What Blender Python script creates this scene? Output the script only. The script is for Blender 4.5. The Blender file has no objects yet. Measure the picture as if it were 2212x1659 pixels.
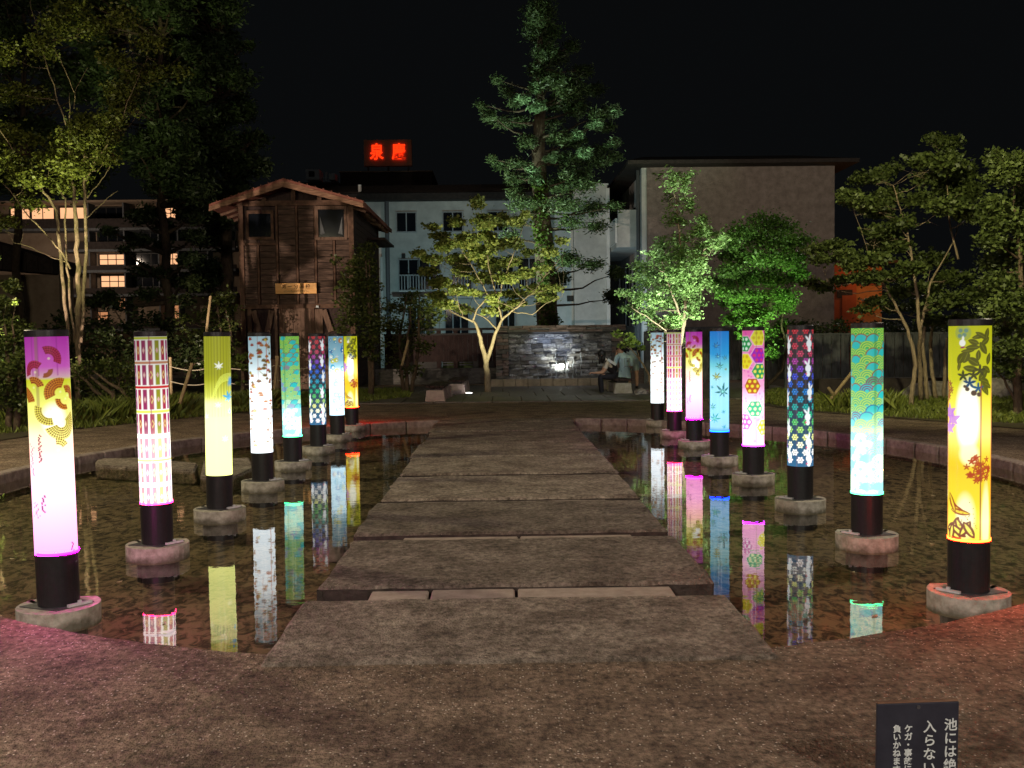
import bpy, bmesh, math, random
import numpy as np
from math import sin, cos, pi, radians, atan, sqrt, asin
from mathutils import Vector, Matrix
random.seed(7)
RNG = np.random.default_rng(11)
scene = bpy.context.scene
COL = scene.collection

# ------------------------------------------------------------------ camera
F, CX, CY, H = 2200.0, 1106.0, 829.5, 1.5
pitch, yaw, roll = atan(104 / F), -atan(28.5 / F), 0.0118
_f = np.array([-sin(yaw) * cos(pitch), cos(yaw) * cos(pitch), -sin(pitch)])
_r0 = np.array([cos(yaw), sin(yaw), 0.0])
_u0 = np.cross(_r0, _f)
_r = cos(roll) * _r0 - sin(roll) * _u0
_u = cos(roll) * _u0 + sin(roll) * _r0
cam_data = bpy.data.cameras.new("camera")
cam = bpy.data.objects.new("camera", cam_data)
COL.objects.link(cam)
cam.matrix_world = Matrix(((_r[0], _u[0], -_f[0], 0), (_r[1], _u[1], -_f[1], 0), (_r[2], _u[2], -_f[2], H), (0, 0, 0, 1)))
cam_data.sensor_width = 36.0
cam_data.lens = 36.0 * F / 2212.0
cam_data.clip_start = 0.05
cam_data.clip_end = 2000
scene.camera = cam

def _ray(x, y):
    return _f * F + _r * (x - CX) + _u * (CY - y)
def G(x, y, z=0.0):
    """point of the photograph on the horizontal plane z"""
    d = _ray(x, y); t = (z - H) / d[2]
    return d * t + np.array([0, 0, H])
def P(x, y, Y):
    """point of the photograph at distance Y"""
    d = _ray(x, y); t = Y / d[1]
    return d * t + np.array([0, 0, H])

# ------------------------------------------------------------------ world, light, exposure
world = bpy.data.worlds.new("World"); scene.world = world; world.use_nodes = True
wb = world.node_tree.nodes["Background"]
wb.inputs[0].default_value = (0.75, 0.85, 0.95, 1); wb.inputs[1].default_value = 0.0028
scene.view_settings.view_transform = 'Standard'
scene.view_settings.look = 'None'
scene.view_settings.exposure = 0.4
scene.view_settings.gamma = 1.0
scene.view_settings.use_curve_mapping = False
cy = scene.cycles
cy.max_bounces = 7; cy.diffuse_bounces = 2; cy.glossy_bounces = 4; cy.transmission_bounces = 4
cy.transparent_max_bounces = 12
cy.sample_clamp_indirect = 3.0; cy.sample_clamp_direct = 0.0
cy.caustics_reflective = False; cy.caustics_refractive = False
cy.use_denoising = True
cy.use_light_tree = True

def lamp(name, kind, loc, power, color, target=None, size=0.1, spot=60, blend=0.6):
    d = bpy.data.lights.new(name, kind); d.energy = power; d.color = color
    if kind == 'SPOT':
        d.spot_size = radians(spot); d.spot_blend = blend; d.shadow_soft_size = size
    elif kind == 'AREA':
        d.size = size
    else:
        d.shadow_soft_size = size
    o = bpy.data.objects.new(name, d); COL.objects.link(o); o.location = loc
    if target is not None:
        v = Vector(target) - Vector(loc)
        o.rotation_euler = v.to_track_quat('-Z', 'Y').to_euler()
    return o
# park lamps (the photograph shows their light, they stand outside the frame)
lamp("park_lamp", 'POINT', (4.5, -4.5, 5.5), 1300, (1.0, 0.90, 0.78), size=0.15)
lamp("park_lamp_2", 'POINT', (-5.0, -3.0, 5.5), 1400, (1.0, 0.86, 0.74), size=0.15)
lamp("park_lamp_left", 'POINT', (-8.2, 11.5, 5.2), 900, (1.0, 0.88, 0.55), size=0.09)
lamp("tower_flood", 'SPOT', (-10.2, 15.2, 1.25), 5200, (1.0, 0.79, 0.62), target=(-5.9, 30, 3.4), size=0.03, spot=34)
lamp("left_tree_uplight", 'SPOT', (-8.8, 16.8, 0.3), 5200, (0.95, 1.0, 0.46), target=(-11.2, 25.0, 10.5), size=0.06, spot=68, blend=1.0)
lamp("maple_uplight", 'SPOT', (-0.77, 25.9, 0.1), 14, (1.0, 0.90, 0.62), target=(-0.4, 26.5, 3.6), size=0.06, spot=50, blend=1.0)
lamp("maple_fill", 'SPOT', (-0.35, 24.6, 0.10), 1150, (0.98, 1.0, 0.62), target=(0.15, 27.1, 3.0), size=0.05, spot=84, blend=1.0)  # added fill for the crown; the only real lamp here is maple_uplight
lamp("ash_tree_uplight", 'SPOT', (4.6, 20.6, 0.15), 1900, (0.90, 1.0, 0.84), target=(4.15, 23.6, 3.2), size=0.06, spot=72)
lamp("green_tree_uplight", 'SPOT', (6.5, 24.9, 0.15), 760, (0.66, 1.0, 0.42), target=(6.4, 27.0, 3.0), size=0.06, spot=84)
lamp("cedar_flood", 'SPOT', (-2.4, 34.2, 0.5), 4700, (0.75, 1.0, 0.72), target=(1.9, 36.8, 7.2), size=0.1, spot=58)
lamp("white_wing_lamp", 'SPOT', (-4.0, 41.5, 1.0), 420, (0.55, 0.95, 1.0), target=(-0.5, 50, 3.6), size=0.15, spot=125, blend=0.9)
lamp("white_wing_lamp_right", 'SPOT', (5.0, 42.0, 1.4), 190, (0.60, 0.85, 1.0), target=(4.6, 50, 4.2), size=0.15, spot=110, blend=0.9)
lamp("gable_end_lamp", 'POINT', (13.5, 33.0, 8.6), 420, (1.0, 0.86, 0.78), size=0.3)
lamp("shed_lamp", 'POINT', (17.6, 46.6, 4.6), 50, (1.0, 0.36, 0.06), size=0.1)
lamp("right_tree_lamp", 'SPOT', (5.0, 11.6, 4.8), 1900, (1.0, 0.93, 0.50), target=(9.6, 20.0, 3.0), size=0.1, spot=88, blend=1.0)
lamp("right_pond_lamp", 'SPOT', (6.4, 10.5, 5.0), 520, (1.0, 0.86, 0.62), target=(3.6, 10.0, 0), size=0.1, spot=110, blend=1.0)
lamp("inn_lamp", 'POINT', (-26.0, 60.0, 7.0), 420, (1.0, 0.78, 0.6), size=0.3)
lamp("cascade_lamp", 'SPOT', (1.86, 30.36, 0.42), 48, (0.95, 1.0, 0.90), target=(1.86, 30.62, 1.15), size=0.03, spot=150, blend=0.7)
lamp("plaza_fill", 'SPOT', (3.0, 21.5, 4.4), 230, (0.85, 0.95, 1.0), target=(2.6, 25.6, 0.3), size=0.1, spot=72, blend=1.0)  # added fill to brighten the people, no lamp stands here
lamp("cascade_lamp_blue", 'AREA', (1.6, 30.44, 1.50), 5, (0.50, 0.66, 1.0), target=(1.6, 30.72, 1.05), size=1.1)

# ------------------------------------------------------------------ materials
def mat(name):
    m = bpy.data.materials.new(name); m.use_nodes = True
    return m, m.node_tree.nodes, m.node_tree.links, m.node_tree.nodes["Principled BSDF"]
def noise_mat(name, c1, c2, scale=5.0, rough=0.85, bump=0.3, bscale=None, c3=None, spots=None, spot_scale=60, spot_t=0.12,
              detail=6, stretch=(1, 1, 1), spec=0.3, bdist=0.02, metallic=0.0, coord='Object'):
    m, N, L, b = mat(name)
    tc = N.new("ShaderNodeTexCoord"); mp = N.new("ShaderNodeMapping"); L.new(tc.outputs[coord], mp.inputs[0])
    mp.inputs['Scale'].default_value = stretch
    n = N.new("ShaderNodeTexNoise"); n.inputs['Scale'].default_value = scale; n.inputs['Detail'].default_value = detail
    n.inputs['Roughness'].default_value = 0.65
    L.new(mp.outputs[0], n.inputs['Vector'])
    r = N.new("ShaderNodeValToRGB"); L.new(n.outputs[0], r.inputs[0])
    r.color_ramp.elements[0].position = 0.32; r.color_ramp.elements[0].color = (*c1, 1)
    r.color_ramp.elements[1].position = 0.68; r.color_ramp.elements[1].color = (*c2, 1)
    if c3:
        e = r.color_ramp.elements.new(0.5); e.color = (*c3, 1)
    out = r.outputs[0]
    if spots:
        v = N.new("ShaderNodeTexVoronoi"); v.inputs['Scale'].default_value = spot_scale; L.new(mp.outputs[0], v.inputs['Vector'])
        n2 = N.new("ShaderNodeSeparateColor"); L.new(v.outputs['Color'], n2.inputs[0])
        lt = N.new("ShaderNodeMath"); lt.operation = 'LESS_THAN'; lt.inputs[1].default_value = 0.32; L.new(v.outputs['Distance'], lt.inputs[0])
        g = N.new("ShaderNodeMath"); g.operation = 'LESS_THAN'; g.inputs[1].default_value = spot_t; L.new(n2.outputs[0], g.inputs[0])
        mu = N.new("ShaderNodeMath"); mu.operation = 'MULTIPLY'; L.new(lt.outputs[0], mu.inputs[0]); L.new(g.outputs[0], mu.inputs[1])
        mx = N.new("ShaderNodeMix"); mx.data_type = 'RGBA'; L.new(mu.outputs[0], mx.inputs[0]); L.new(out, mx.inputs[6]); mx.inputs[7].default_value = (*spots, 1)
        out = mx.outputs[2]
    L.new(out, b.inputs['Base Color'])
    b.inputs['Roughness'].default_value = rough; b.inputs['Specular IOR Level'].default_value = spec
    b.inputs['Metallic'].default_value = metallic
    if bump:
        n3 = N.new("ShaderNodeTexNoise"); n3.inputs['Scale'].default_value = bscale or scale * 6; n3.inputs['Detail'].default_value = 4
        L.new(mp.outputs[0], n3.inputs['Vector'])
        bp = N.new("ShaderNodeBump"); bp.inputs['Strength'].default_value = bump; bp.inputs['Distance'].default_value = bdist
        L.new(n3.outputs[0], bp.inputs['Height']); L.new(bp.outputs[0], b.inputs['Normal'])
    return m
def emis_mat(name, c, s):
    m, N, L, b = mat(name); b.inputs['Base Color'].default_value = (*[x * 0.3 for x in c], 1)
    b.inputs['Emission Color'].default_value = (*c, 1); b.inputs['Emission Strength'].default_value = s
    return m
def leaf_mat(name, c1, c2, scale=6, rough=0.5, trans=0.35):
    m, N, L, b = mat(name)
    oi = N.new("ShaderNodeNewGeometry")
    r = N.new("ShaderNodeValToRGB"); L.new(oi.outputs['Random Per Island'], r.inputs[0])
    r.color_ramp.elements[0].color = (*c1, 1); r.color_ramp.elements[1].color = (*c2, 1)
    L.new(r.outputs[0], b.inputs['Base Color']); b.inputs['Roughness'].default_value = rough
    b.inputs['Specular IOR Level'].default_value = 0.35
    t = N.new("ShaderNodeBsdfTranslucent"); L.new(r.outputs[0], t.inputs[0])
    mx = N.new("ShaderNodeMixShader"); mx.inputs[0].default_value = trans
    L.new(b.outputs[0], mx.inputs[1]); L.new(t.outputs[0], mx.inputs[2])
    L.new(mx.outputs[0], N["Material Output"].inputs[0])
    return m
def aggregate(name, c1, c2, chip, t):
    m = noise_mat(name, c1, c2, 30, 0.8, 1.0, 75, spots=chip, spot_scale=78, spot_t=t, bdist=0.04, stretch=(1, .8, 1))
    N, L = m.node_tree.nodes, m.node_tree.links; b = N["Principled BSDF"]; src = b.inputs['Base Color'].links[0].from_socket
    tc = [n for n in N if n.type == 'TEX_COORD'][0]
    n = N.new("ShaderNodeTexNoise"); n.inputs['Scale'].default_value = 2.3; n.inputs['Detail'].default_value = 8; n.inputs['Roughness'].default_value = .75; L.new(tc.outputs['Object'], n.inputs[0])
    r = N.new("ShaderNodeValToRGB"); L.new(n.outputs[0], r.inputs[0]); r.color_ramp.elements[0].position = .35; r.color_ramp.elements[0].color = (.42, .37, .33, 1); r.color_ramp.elements[1].position = .62; r.color_ramp.elements[1].color = (1.25, 1.22, 1.15, 1)
    mx = N.new("ShaderNodeMix"); mx.data_type = 'RGBA'; mx.blend_type = 'MULTIPLY'; mx.inputs[0].default_value = 1.0; L.new(src, mx.inputs[6]); L.new(r.outputs[0], mx.inputs[7])
    oi = N.new("ShaderNodeObjectInfo"); mr = N.new("ShaderNodeMapRange"); L.new(oi.outputs['Random'], mr.inputs[0]); mr.inputs[3].default_value = 0.78; mr.inputs[4].default_value = 1.28
    hs = N.new("ShaderNodeHueSaturation"); L.new(mr.outputs[0], hs.inputs['Value']); L.new(mx.outputs[2], hs.inputs['Color']); L.new(hs.outputs[0], b.inputs['Base Color'])
    return m
M = {}
M['deck'] = aggregate("aggregate_deck", (0.070, 0.048, 0.034), (0.42, 0.31, 0.235), (0.75, 0.67, 0.60), 0.13)
M['slab'] = aggregate("walk_stone", (0.105, 0.086, 0.070), (0.47, 0.40, 0.345), (0.6, 0.5, 0.44), 0.04)
M['slabside'] = noise_mat("shaded_stone_side", (0.02, 0.015, 0.012), (0.075, 0.055, 0.045), 12, 0.7, 0.6, 50)  # slab sides coloured darker to paint the shade in the joints
M['filler'] = noise_mat("filler_stone", (0.32, 0.25, 0.21), (0.50, 0.40, 0.34), 9, 0.8, 0.3, 60)
M['kerb'] = noise_mat("kerb_stone", (0.16, 0.12, 0.105), (0.36, 0.285, 0.255), 11, 0.8, 0.5, 50)
M['earth'] = noise_mat("earth", (0.05, 0.045, 0.025), (0.11, 0.085, 0.05), 5, 0.95, 0.5, 30)
M['concrete'] = noise_mat("block_concrete", (0.28, 0.25, 0.20), (0.62, 0.57, 0.49), 14, 0.85, 0.5, 90, bdist=0.006)
M['leafbit'] = noise_mat("fallen_leaf", (0.22, 0.15, 0.06), (0.55, 0.48, 0.28), 3, 0.6, 0)
# algae and damp along the waterline of the blocks
_m = M['concrete']; _N, _L = _m.node_tree.nodes, _m.node_tree.links; _b = _N["Principled BSDF"]; _src = _b.inputs['Base Color'].links[0].from_socket
_tc = [n for n in _N if n.type == 'TEX_COORD'][0]; _sp = _N.new("ShaderNodeSeparateXYZ"); _L.new(_tc.outputs['Object'], _sp.inputs[0])
_oi = _N.new("ShaderNodeObjectInfo"); _va = _N.new("ShaderNodeVectorMath"); _L.new(_tc.outputs['Object'], _va.inputs[0]); _L.new(_oi.outputs['Location'], _va.inputs[1])
_nz = _N.new("ShaderNodeTexNoise"); _nz.inputs['Scale'].default_value = 9; _nz.inputs['Detail'].default_value = 6; _L.new(_va.outputs[0], _nz.inputs[0])
_ad = _N.new("ShaderNodeMath"); _ad.operation = 'MULTIPLY_ADD'; _L.new(_nz.outputs[0], _ad.inputs[0]); _ad.inputs[1].default_value = -0.16; _L.new(_sp.outputs[2], _ad.inputs[2])
_mr = _N.new("ShaderNodeMapRange"); _L.new(_ad.outputs[0], _mr.inputs[0]); _mr.inputs[1].default_value = -0.18; _mr.inputs[2].default_value = -0.135; _mr.inputs[3].default_value = 0.75; _mr.inputs[4].default_value = 0.0
_mx = _N.new("ShaderNodeMix"); _mx.data_type = 'RGBA'; _L.new(_mr.outputs[0], _mx.inputs[0]); _L.new(_src, _mx.inputs[6]); _mx.inputs[7].default_value = (0.07, 0.06, 0.035, 1); _L.new(_mx.outputs[2], _b.inputs['Base Color'])
M['black'] = noise_mat("black_metal", (0.012, 0.012, 0.014), (0.022, 0.02, 0.024), 40, 0.38, 0.05, spec=0.5)
M['plate'] = noise_mat("steel_plate", (0.07, 0.07, 0.075), (0.15, 0.14, 0.15), 30, 0.45, 0.1, metallic=0.4)
M['bracket'] = noise_mat("bright_bracket", (0.5, 0.5, 0.52), (0.7, 0.68, 0.7), 30, 0.4, 0.1)
M['wood'] = noise_mat("aged_plank", (0.035, 0.022, 0.017), (0.155, 0.097, 0.073), 2.2, 0.85, 0.5, 12, stretch=(1.2, 1.2, 9), bdist=0.01, c3=(0.080, 0.049, 0.036))
M['woodv'] = noise_mat("aged_plank_vertical", (0.05, 0.03, 0.02), (0.20, 0.125, 0.09), 3, 0.85, 0.5, 12, stretch=(9, 9, 1.0), bdist=0.01, c3=(0.17, 0.105, 0.075))
M['beam'] = noise_mat("dark_beam", (0.055, 0.03, 0.02), (0.16, 0.09, 0.06), 6, 0.85, 0.3, 30)
M['fascia'] = noise_mat("fascia_board", (0.10, 0.05, 0.03), (0.34, 0.19, 0.12), 4, 0.8, 0.4, 20, stretch=(1, 1, 8))
M['redtile'] = noise_mat("red_roofing", (0.14, 0.045, 0.03), (0.28, 0.11, 0.08), 8, 0.8, 0.5, 30)
M['signwood'] = noise_mat("sign_board_wood", (0.75, 0.36, 0.10), (0.95, 0.55, 0.22), 4, 0.6, 0.1, 20, stretch=(1, 1, 6))
M['ink'] = noise_mat("brown_ink", (0.10, 0.045, 0.01), (0.14, 0.06, 0.015), 20, 0.7, 0)
M['plaster'] = noise_mat("white_plaster", (0.42, 0.42, 0.40), (0.60, 0.60, 0.57), 1.6, 0.9, 0.15, 60, detail=9)
M['plaster_b'] = noise_mat("bright_plaster", (0.62, 0.62, 0.60), (0.78, 0.78, 0.76), 2, 0.9, 0.1, 60)
M['brownwall'] = noise_mat("brown_gable_plaster", (0.22, 0.175, 0.155), (0.40, 0.32, 0.285), 3.2, 0.95, 1.0, 22, detail=12, bdist=0.06)
M['beige'] = noise_mat("beige_wall", (0.22, 0.16, 0.11), (0.34, 0.26, 0.19), 1.4, 0.95, 0.2, 40)
M['roofdark'] = noise_mat("dark_roof_tiles", (0.022, 0.017, 0.015), (0.05, 0.038, 0.034), 7, 0.8, 0.4, 25)
M['darkwood'] = noise_mat("fence_boards", (0.022, 0.012, 0.011), (0.06, 0.036, 0.032), 5, 0.8, 0.3, 30, stretch=(4, 4, 1))
M['greyboard'] = noise_mat("grey_boards", (0.07, 0.075, 0.08), (0.16, 0.17, 0.18), 4, 0.8, 0.3, 30, stretch=(5, 5, 1))
M['frame'] = noise_mat("window_frame", (0.30, 0.31, 0.32), (0.42, 0.43, 0.44), 20, 0.5, 0)
M['framedark'] = noise_mat("dark_frame", (0.02, 0.02, 0.02), (0.04, 0.035, 0.03), 20, 0.5, 0)
m_, N_, L_, b_ = mat("window_glass"); b_.inputs['Base Color'].default_value = (0.008, 0.010, 0.014, 1); b_.inputs['Roughness'].default_value = 0.08
M['glass'] = m_
M['pipe'] = noise_mat("drain_pipe", (0.10, 0.10, 0.11), (0.15, 0.15, 0.16), 20, 0.6, 0)
M['orange'] = noise_mat("orange_wall", (0.42, 0.16, 0.05), (0.60, 0.26, 0.09), 2, 0.9, 0.2, 30)
M['redwall'] = noise_mat("red_brown_wall", (0.28, 0.07, 0.03), (0.40, 0.11, 0.05), 2, 0.9, 0.2, 30)
M['stoneA'] = noise_mat("cascade_stone_brown", (0.10, 0.07, 0.06), (0.30, 0.22, 0.19), 5, 0.75, 0.7, 30, stretch=(1, 1, 3))
M['stoneB'] = noise_mat("cascade_stone_grey", (0.07, 0.065, 0.06), (0.20, 0.185, 0.17), 6, 0.75, 0.7, 30, stretch=(1, 1, 3))
M['stoneW'] = noise_mat("wet_stone", (0.02, 0.02, 0.023), (0.38, 0.37, 0.37), 4, 0.16, 0.9, 16, stretch=(1, 1, 3), spec=0.8, bdist=0.03)
M['basin'] = noise_mat("basin_stone", (0.20, 0.155, 0.11), (0.36, 0.29, 0.21), 5, 0.7, 0.3, 50)
M['paver'] = noise_mat("plaza_paver", (0.10, 0.088, 0.078), (0.22, 0.19, 0.17), 9, 0.55, 0.4, 60, stretch=(1, 3, 1))
M['bench'] = noise_mat("bench_stone", (0.36, 0.27, 0.25), (0.52, 0.41, 0.38), 12, 0.85, 0.3, 60)
M['benchg'] = noise_mat("bench_stone_grey", (0.26, 0.24, 0.20), (0.44, 0.40, 0.35), 12, 0.85, 0.3, 60)
M['rock'] = noise_mat("rock", (0.15, 0.13, 0.12), (0.34, 0.30, 0.28), 7, 0.85, 0.7, 25)
M['bark'] = noise_mat("bark", (0.06, 0.04, 0.025), (0.17, 0.12, 0.08), 8, 0.9, 0.7, 40, stretch=(3, 3, 1))
M['barklight'] = noise_mat("pale_bark", (0.16, 0.12, 0.075), (0.34, 0.26, 0.17), 9, 0.85, 0.5, 40, stretch=(3, 3, 1))
M['barkdark'] = noise_mat("dark_bark", (0.03, 0.022, 0.015), (0.09, 0.065, 0.045), 8, 0.9, 0.7, 40, stretch=(3, 3, 1))
M['bamboo'] = noise_mat("weathered_pole", (0.25, 0.18, 0.09), (0.42, 0.31, 0.17), 9, 0.7, 0.2, 40)
M['rope'] = noise_mat("rope", (0.30, 0.26, 0.18), (0.42, 0.37, 0.27), 30, 0.9, 0.2, 80)
M['grass'] = leaf_mat("grass_blade", (0.09, 0.12, 0.02), (0.26, 0.30, 0.06), trans=0.3)
M['l_olive'] = leaf_mat("olive_leaf", (0.05, 0.062, 0.012), (0.13, 0.14, 0.025))
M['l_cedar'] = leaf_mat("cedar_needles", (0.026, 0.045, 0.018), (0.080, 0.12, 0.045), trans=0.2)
M['l_cedarb'] = leaf_mat("cedar_needles_lit", (0.05, 0.10, 0.04), (0.24, 0.38, 0.20), trans=0.25)  # floodlit highlights painted as a brighter needle colour
M['l_ivy'] = leaf_mat("ivy_leaf", (0.03, 0.055, 0.01), (0.08, 0.13, 0.02))
M['l_maple'] = leaf_mat("maple_leaf", (0.10, 0.15, 0.03), (0.40, 0.42, 0.12), trans=0.45)
M['l_maple_g'] = leaf_mat("young_maple_leaf", (0.10, 0.16, 0.025), (0.26, 0.33, 0.06), trans=0.45)
M['l_ash'] = leaf_mat("pale_leaf", (0.09, 0.17, 0.04), (0.27, 0.42, 0.14), trans=0.4)
M['l_green'] = leaf_mat("fresh_green_leaf", (0.05, 0.12, 0.02), (0.13, 0.26, 0.05), trans=0.45)
M['l_dark'] = leaf_mat("dark_glossy_leaf", (0.025, 0.042, 0.014), (0.075, 0.10, 0.035), rough=0.35)
M['l_hedge'] = leaf_mat("hedge_leaf", (0.04, 0.062, 0.016), (0.16, 0.19, 0.05), rough=0.4)
M['l_right'] = leaf_mat("right_tree_leaf", (0.045, 0.065, 0.018), (0.13, 0.17, 0.045), trans=0.4)
M['skin'] = noise_mat("skin", (0.40, 0.22, 0.15), (0.50, 0.29, 0.20), 20, 0.55, 0)
M['hair'] = noise_mat("black_hair", (0.006, 0.005, 0.005), (0.02, 0.017, 0.016), 60, 0.45, 0.3, 90)
M['cloth_black'] = noise_mat("black_cloth", (0.010, 0.010, 0.014), (0.022, 0.020, 0.028), 18, 0.9, 0.3, 50)
M['cloth_blue'] = noise_mat("pale_blue_tshirt", (0.42, 0.62, 0.68), (0.60, 0.78, 0.82), 7, 0.9, 0.5, 18)
M['cloth_grey'] = noise_mat("grey_green_shorts", (0.30, 0.38, 0.37), (0.42, 0.50, 0.48), 7, 0.9, 0.5, 18)
M['cloth_cream'] = noise_mat("cream_tshirt", (0.50, 0.44, 0.38), (0.66, 0.60, 0.54), 7, 0.9, 0.4, 18)
M['cloth_white'] = noise_mat("white_strap", (0.6, 0.66, 0.76), (0.7, 0.76, 0.84), 12, 0.9, 0.2, 18)
M['noticeboard'] = noise_mat("notice_panel", (0.018, 0.019, 0.030), (0.032, 0.033, 0.048), 8, 0.4, 0.05, spec=0.5)
M['noticeink'] = noise_mat("notice_lettering", (0.55, 0.60, 0.60), (0.72, 0.75, 0.74), 90, 0.6, 0)
M['neon'] = emis_mat("neon_lettering", (1.0, 0.035, 0.004), 1.25)
M['signred'] = noise_mat("sign_back_panel", (0.5, 0.25, 0.15), (0.6, 0.32, 0.2), 9, 0.8, 0)
M['litwin'] = emis_mat("lit_window_pane", (1.0, 0.50, 0.25), 0.85)
M['litwin2'] = emis_mat("dim_lit_window_pane", (1.0, 0.42, 0.18), 0.36)
M['lens'] = emis_mat("uplight_lens", (1.0, 0.98, 0.92), 6.0)
M['lens2'] = emis_mat("cascade_lens", (0.95, 1.0, 0.85), 3.0)
M['acunit'] = noise_mat("rooftop_unit_paint", (0.45, 0.52, 0.55), (0.6, 0.66, 0.68), 5, 0.8, 0.1)

# pond bottom: mottled silt
m_, N_, L_, b_ = mat("pond_silt")
tc = N_.new("ShaderNodeTexCoord"); mp = N_.new("ShaderNodeMapping"); L_.new(tc.outputs['Object'], mp.inputs[0]); mp.inputs['Scale'].default_value = (9.0, 5.5, 6)
n1 = N_.new("ShaderNodeTexNoise"); n1.inputs['Scale'].default_value = 1.5; n1.inputs['Detail'].default_value = 8; n1.inputs['Roughness'].default_value = 0.6; n1.inputs['Distortion'].default_value = 0.9; L_.new(mp.outputs[0], n1.inputs[0])
r1 = N_.new("ShaderNodeValToRGB"); L_.new(n1.outputs[0], r1.inputs[0])
r1.color_ramp.elements[0].position = 0.40; r1.color_ramp.elements[0].color = (0.026, 0.019, 0.010, 1)
r1.color_ramp.elements[1].position = 0.56; r1.color_ramp.elements[1].color = (0.225, 0.175, 0.11, 1)
L_.new(r1.outputs[0], b_.inputs['Base Color']); b_.inputs['Roughness'].default_value = 0.9
M['silt'] = m_
# water: Fresnel mirror over a clear, slightly tinted sheet
m_, N_, L_, b_ = mat("still_water"); N_.remove(b_)
gl = N_.new("ShaderNodeBsdfGlossy"); gl.inputs['Roughness'].default_value = 0.012
tr = N_.new("ShaderNodeBsdfTransparent"); tr.inputs[0].default_value = (0.95, 0.91, 0.80, 1)
fr = N_.new("ShaderNodeFresnel"); fr.inputs[0].default_value = 1.45
mx = N_.new("ShaderNodeMixShader"); _ge = N_.new("ShaderNodeNewGeometry"); _mi = N_.new("ShaderNodeMix"); L_.new(_ge.outputs['Backfacing'], _mi.inputs[0])
_mi.inputs[2].default_value = 1.45; _mi.inputs[3].default_value = 1 / 1.45; L_.new(_mi.outputs[0], fr.inputs[0])   # same reflectance from both sides
L_.new(fr.outputs[0], mx.inputs[0]); L_.new(tr.outputs[0], mx.inputs[1]); L_.new(gl.outputs[0], mx.inputs[2])
L_.new(mx.outputs[0], N_["Material Output"].inputs[0])
tc = N_.new("ShaderNodeTexCoord"); mp = N_.new("ShaderNodeMapping"); L_.new(tc.outputs['Object'], mp.inputs[0]); mp.inputs['Scale'].default_value = (1, 1.6, 1)
n1 = N_.new("ShaderNodeTexNoise"); n1.inputs['Scale'].default_value = 5.0; n1.inputs['Detail'].default_value = 2; L_.new(mp.outputs[0], n1.inputs[0])
bp = N_.new("ShaderNodeBump"); bp.inputs['Strength'].default_value = 0.06; bp.inputs['Distance'].default_value = 0.012
L_.new(n1.outputs[0], bp.inputs['Height']); L_.new(bp.outputs[0], gl.inputs['Normal'])
M['water'] = m_
# lantern film: lamp light through the printed sheet, stored per vertex
m_, N_, L_, b_ = mat("lit_printed_film")
at = N_.new("ShaderNodeAttribute"); at.attribute_name = "print"
b_.inputs['Base Color'].default_value = (0.03, 0.03, 0.03, 1); b_.inputs['Roughness'].default_value = 0.25
L_.new(at.outputs['Color'], b_.inputs['Emission Color']); b_.inputs['Emission Strength'].default_value = 1.0
M['film'] = m_

# ------------------------------------------------------------------ object helpers
def link(o, parent=None):
    COL.objects.link(o)
    if parent is not None: o.parent = parent
    return o
def tag(o, label=None, cat=None, group=None, kind=None):
    if label: o['label'] = label
    if cat: o['category'] = cat
    if group: o['group'] = group
    if kind: o['kind'] = kind
    return o
def empty(name, loc, label, cat, group=None, rz=0.0):
    o = bpy.data.objects.new(name, None); COL.objects.link(o); o.location = loc; o.rotation_euler = (0, 0, rz)
    o.empty_display_size = 0.1
    return tag(o, label, cat, group)
def mesh_obj(name, verts, faces, m, parent=None, smooth=False):
    me = bpy.data.meshes.new(name); me.from_pydata([tuple(v) for v in verts], [], faces); me.update()
    if smooth:
        me.polygons.foreach_set("use_smooth", [True] * len(me.polygons))
    if isinstance(m, (list, tuple)):
        for k in m: me.materials.append(k)
    else: me.materials.append(m)
    o = bpy.data.objects.new(name, me); return link(o, parent)
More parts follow.
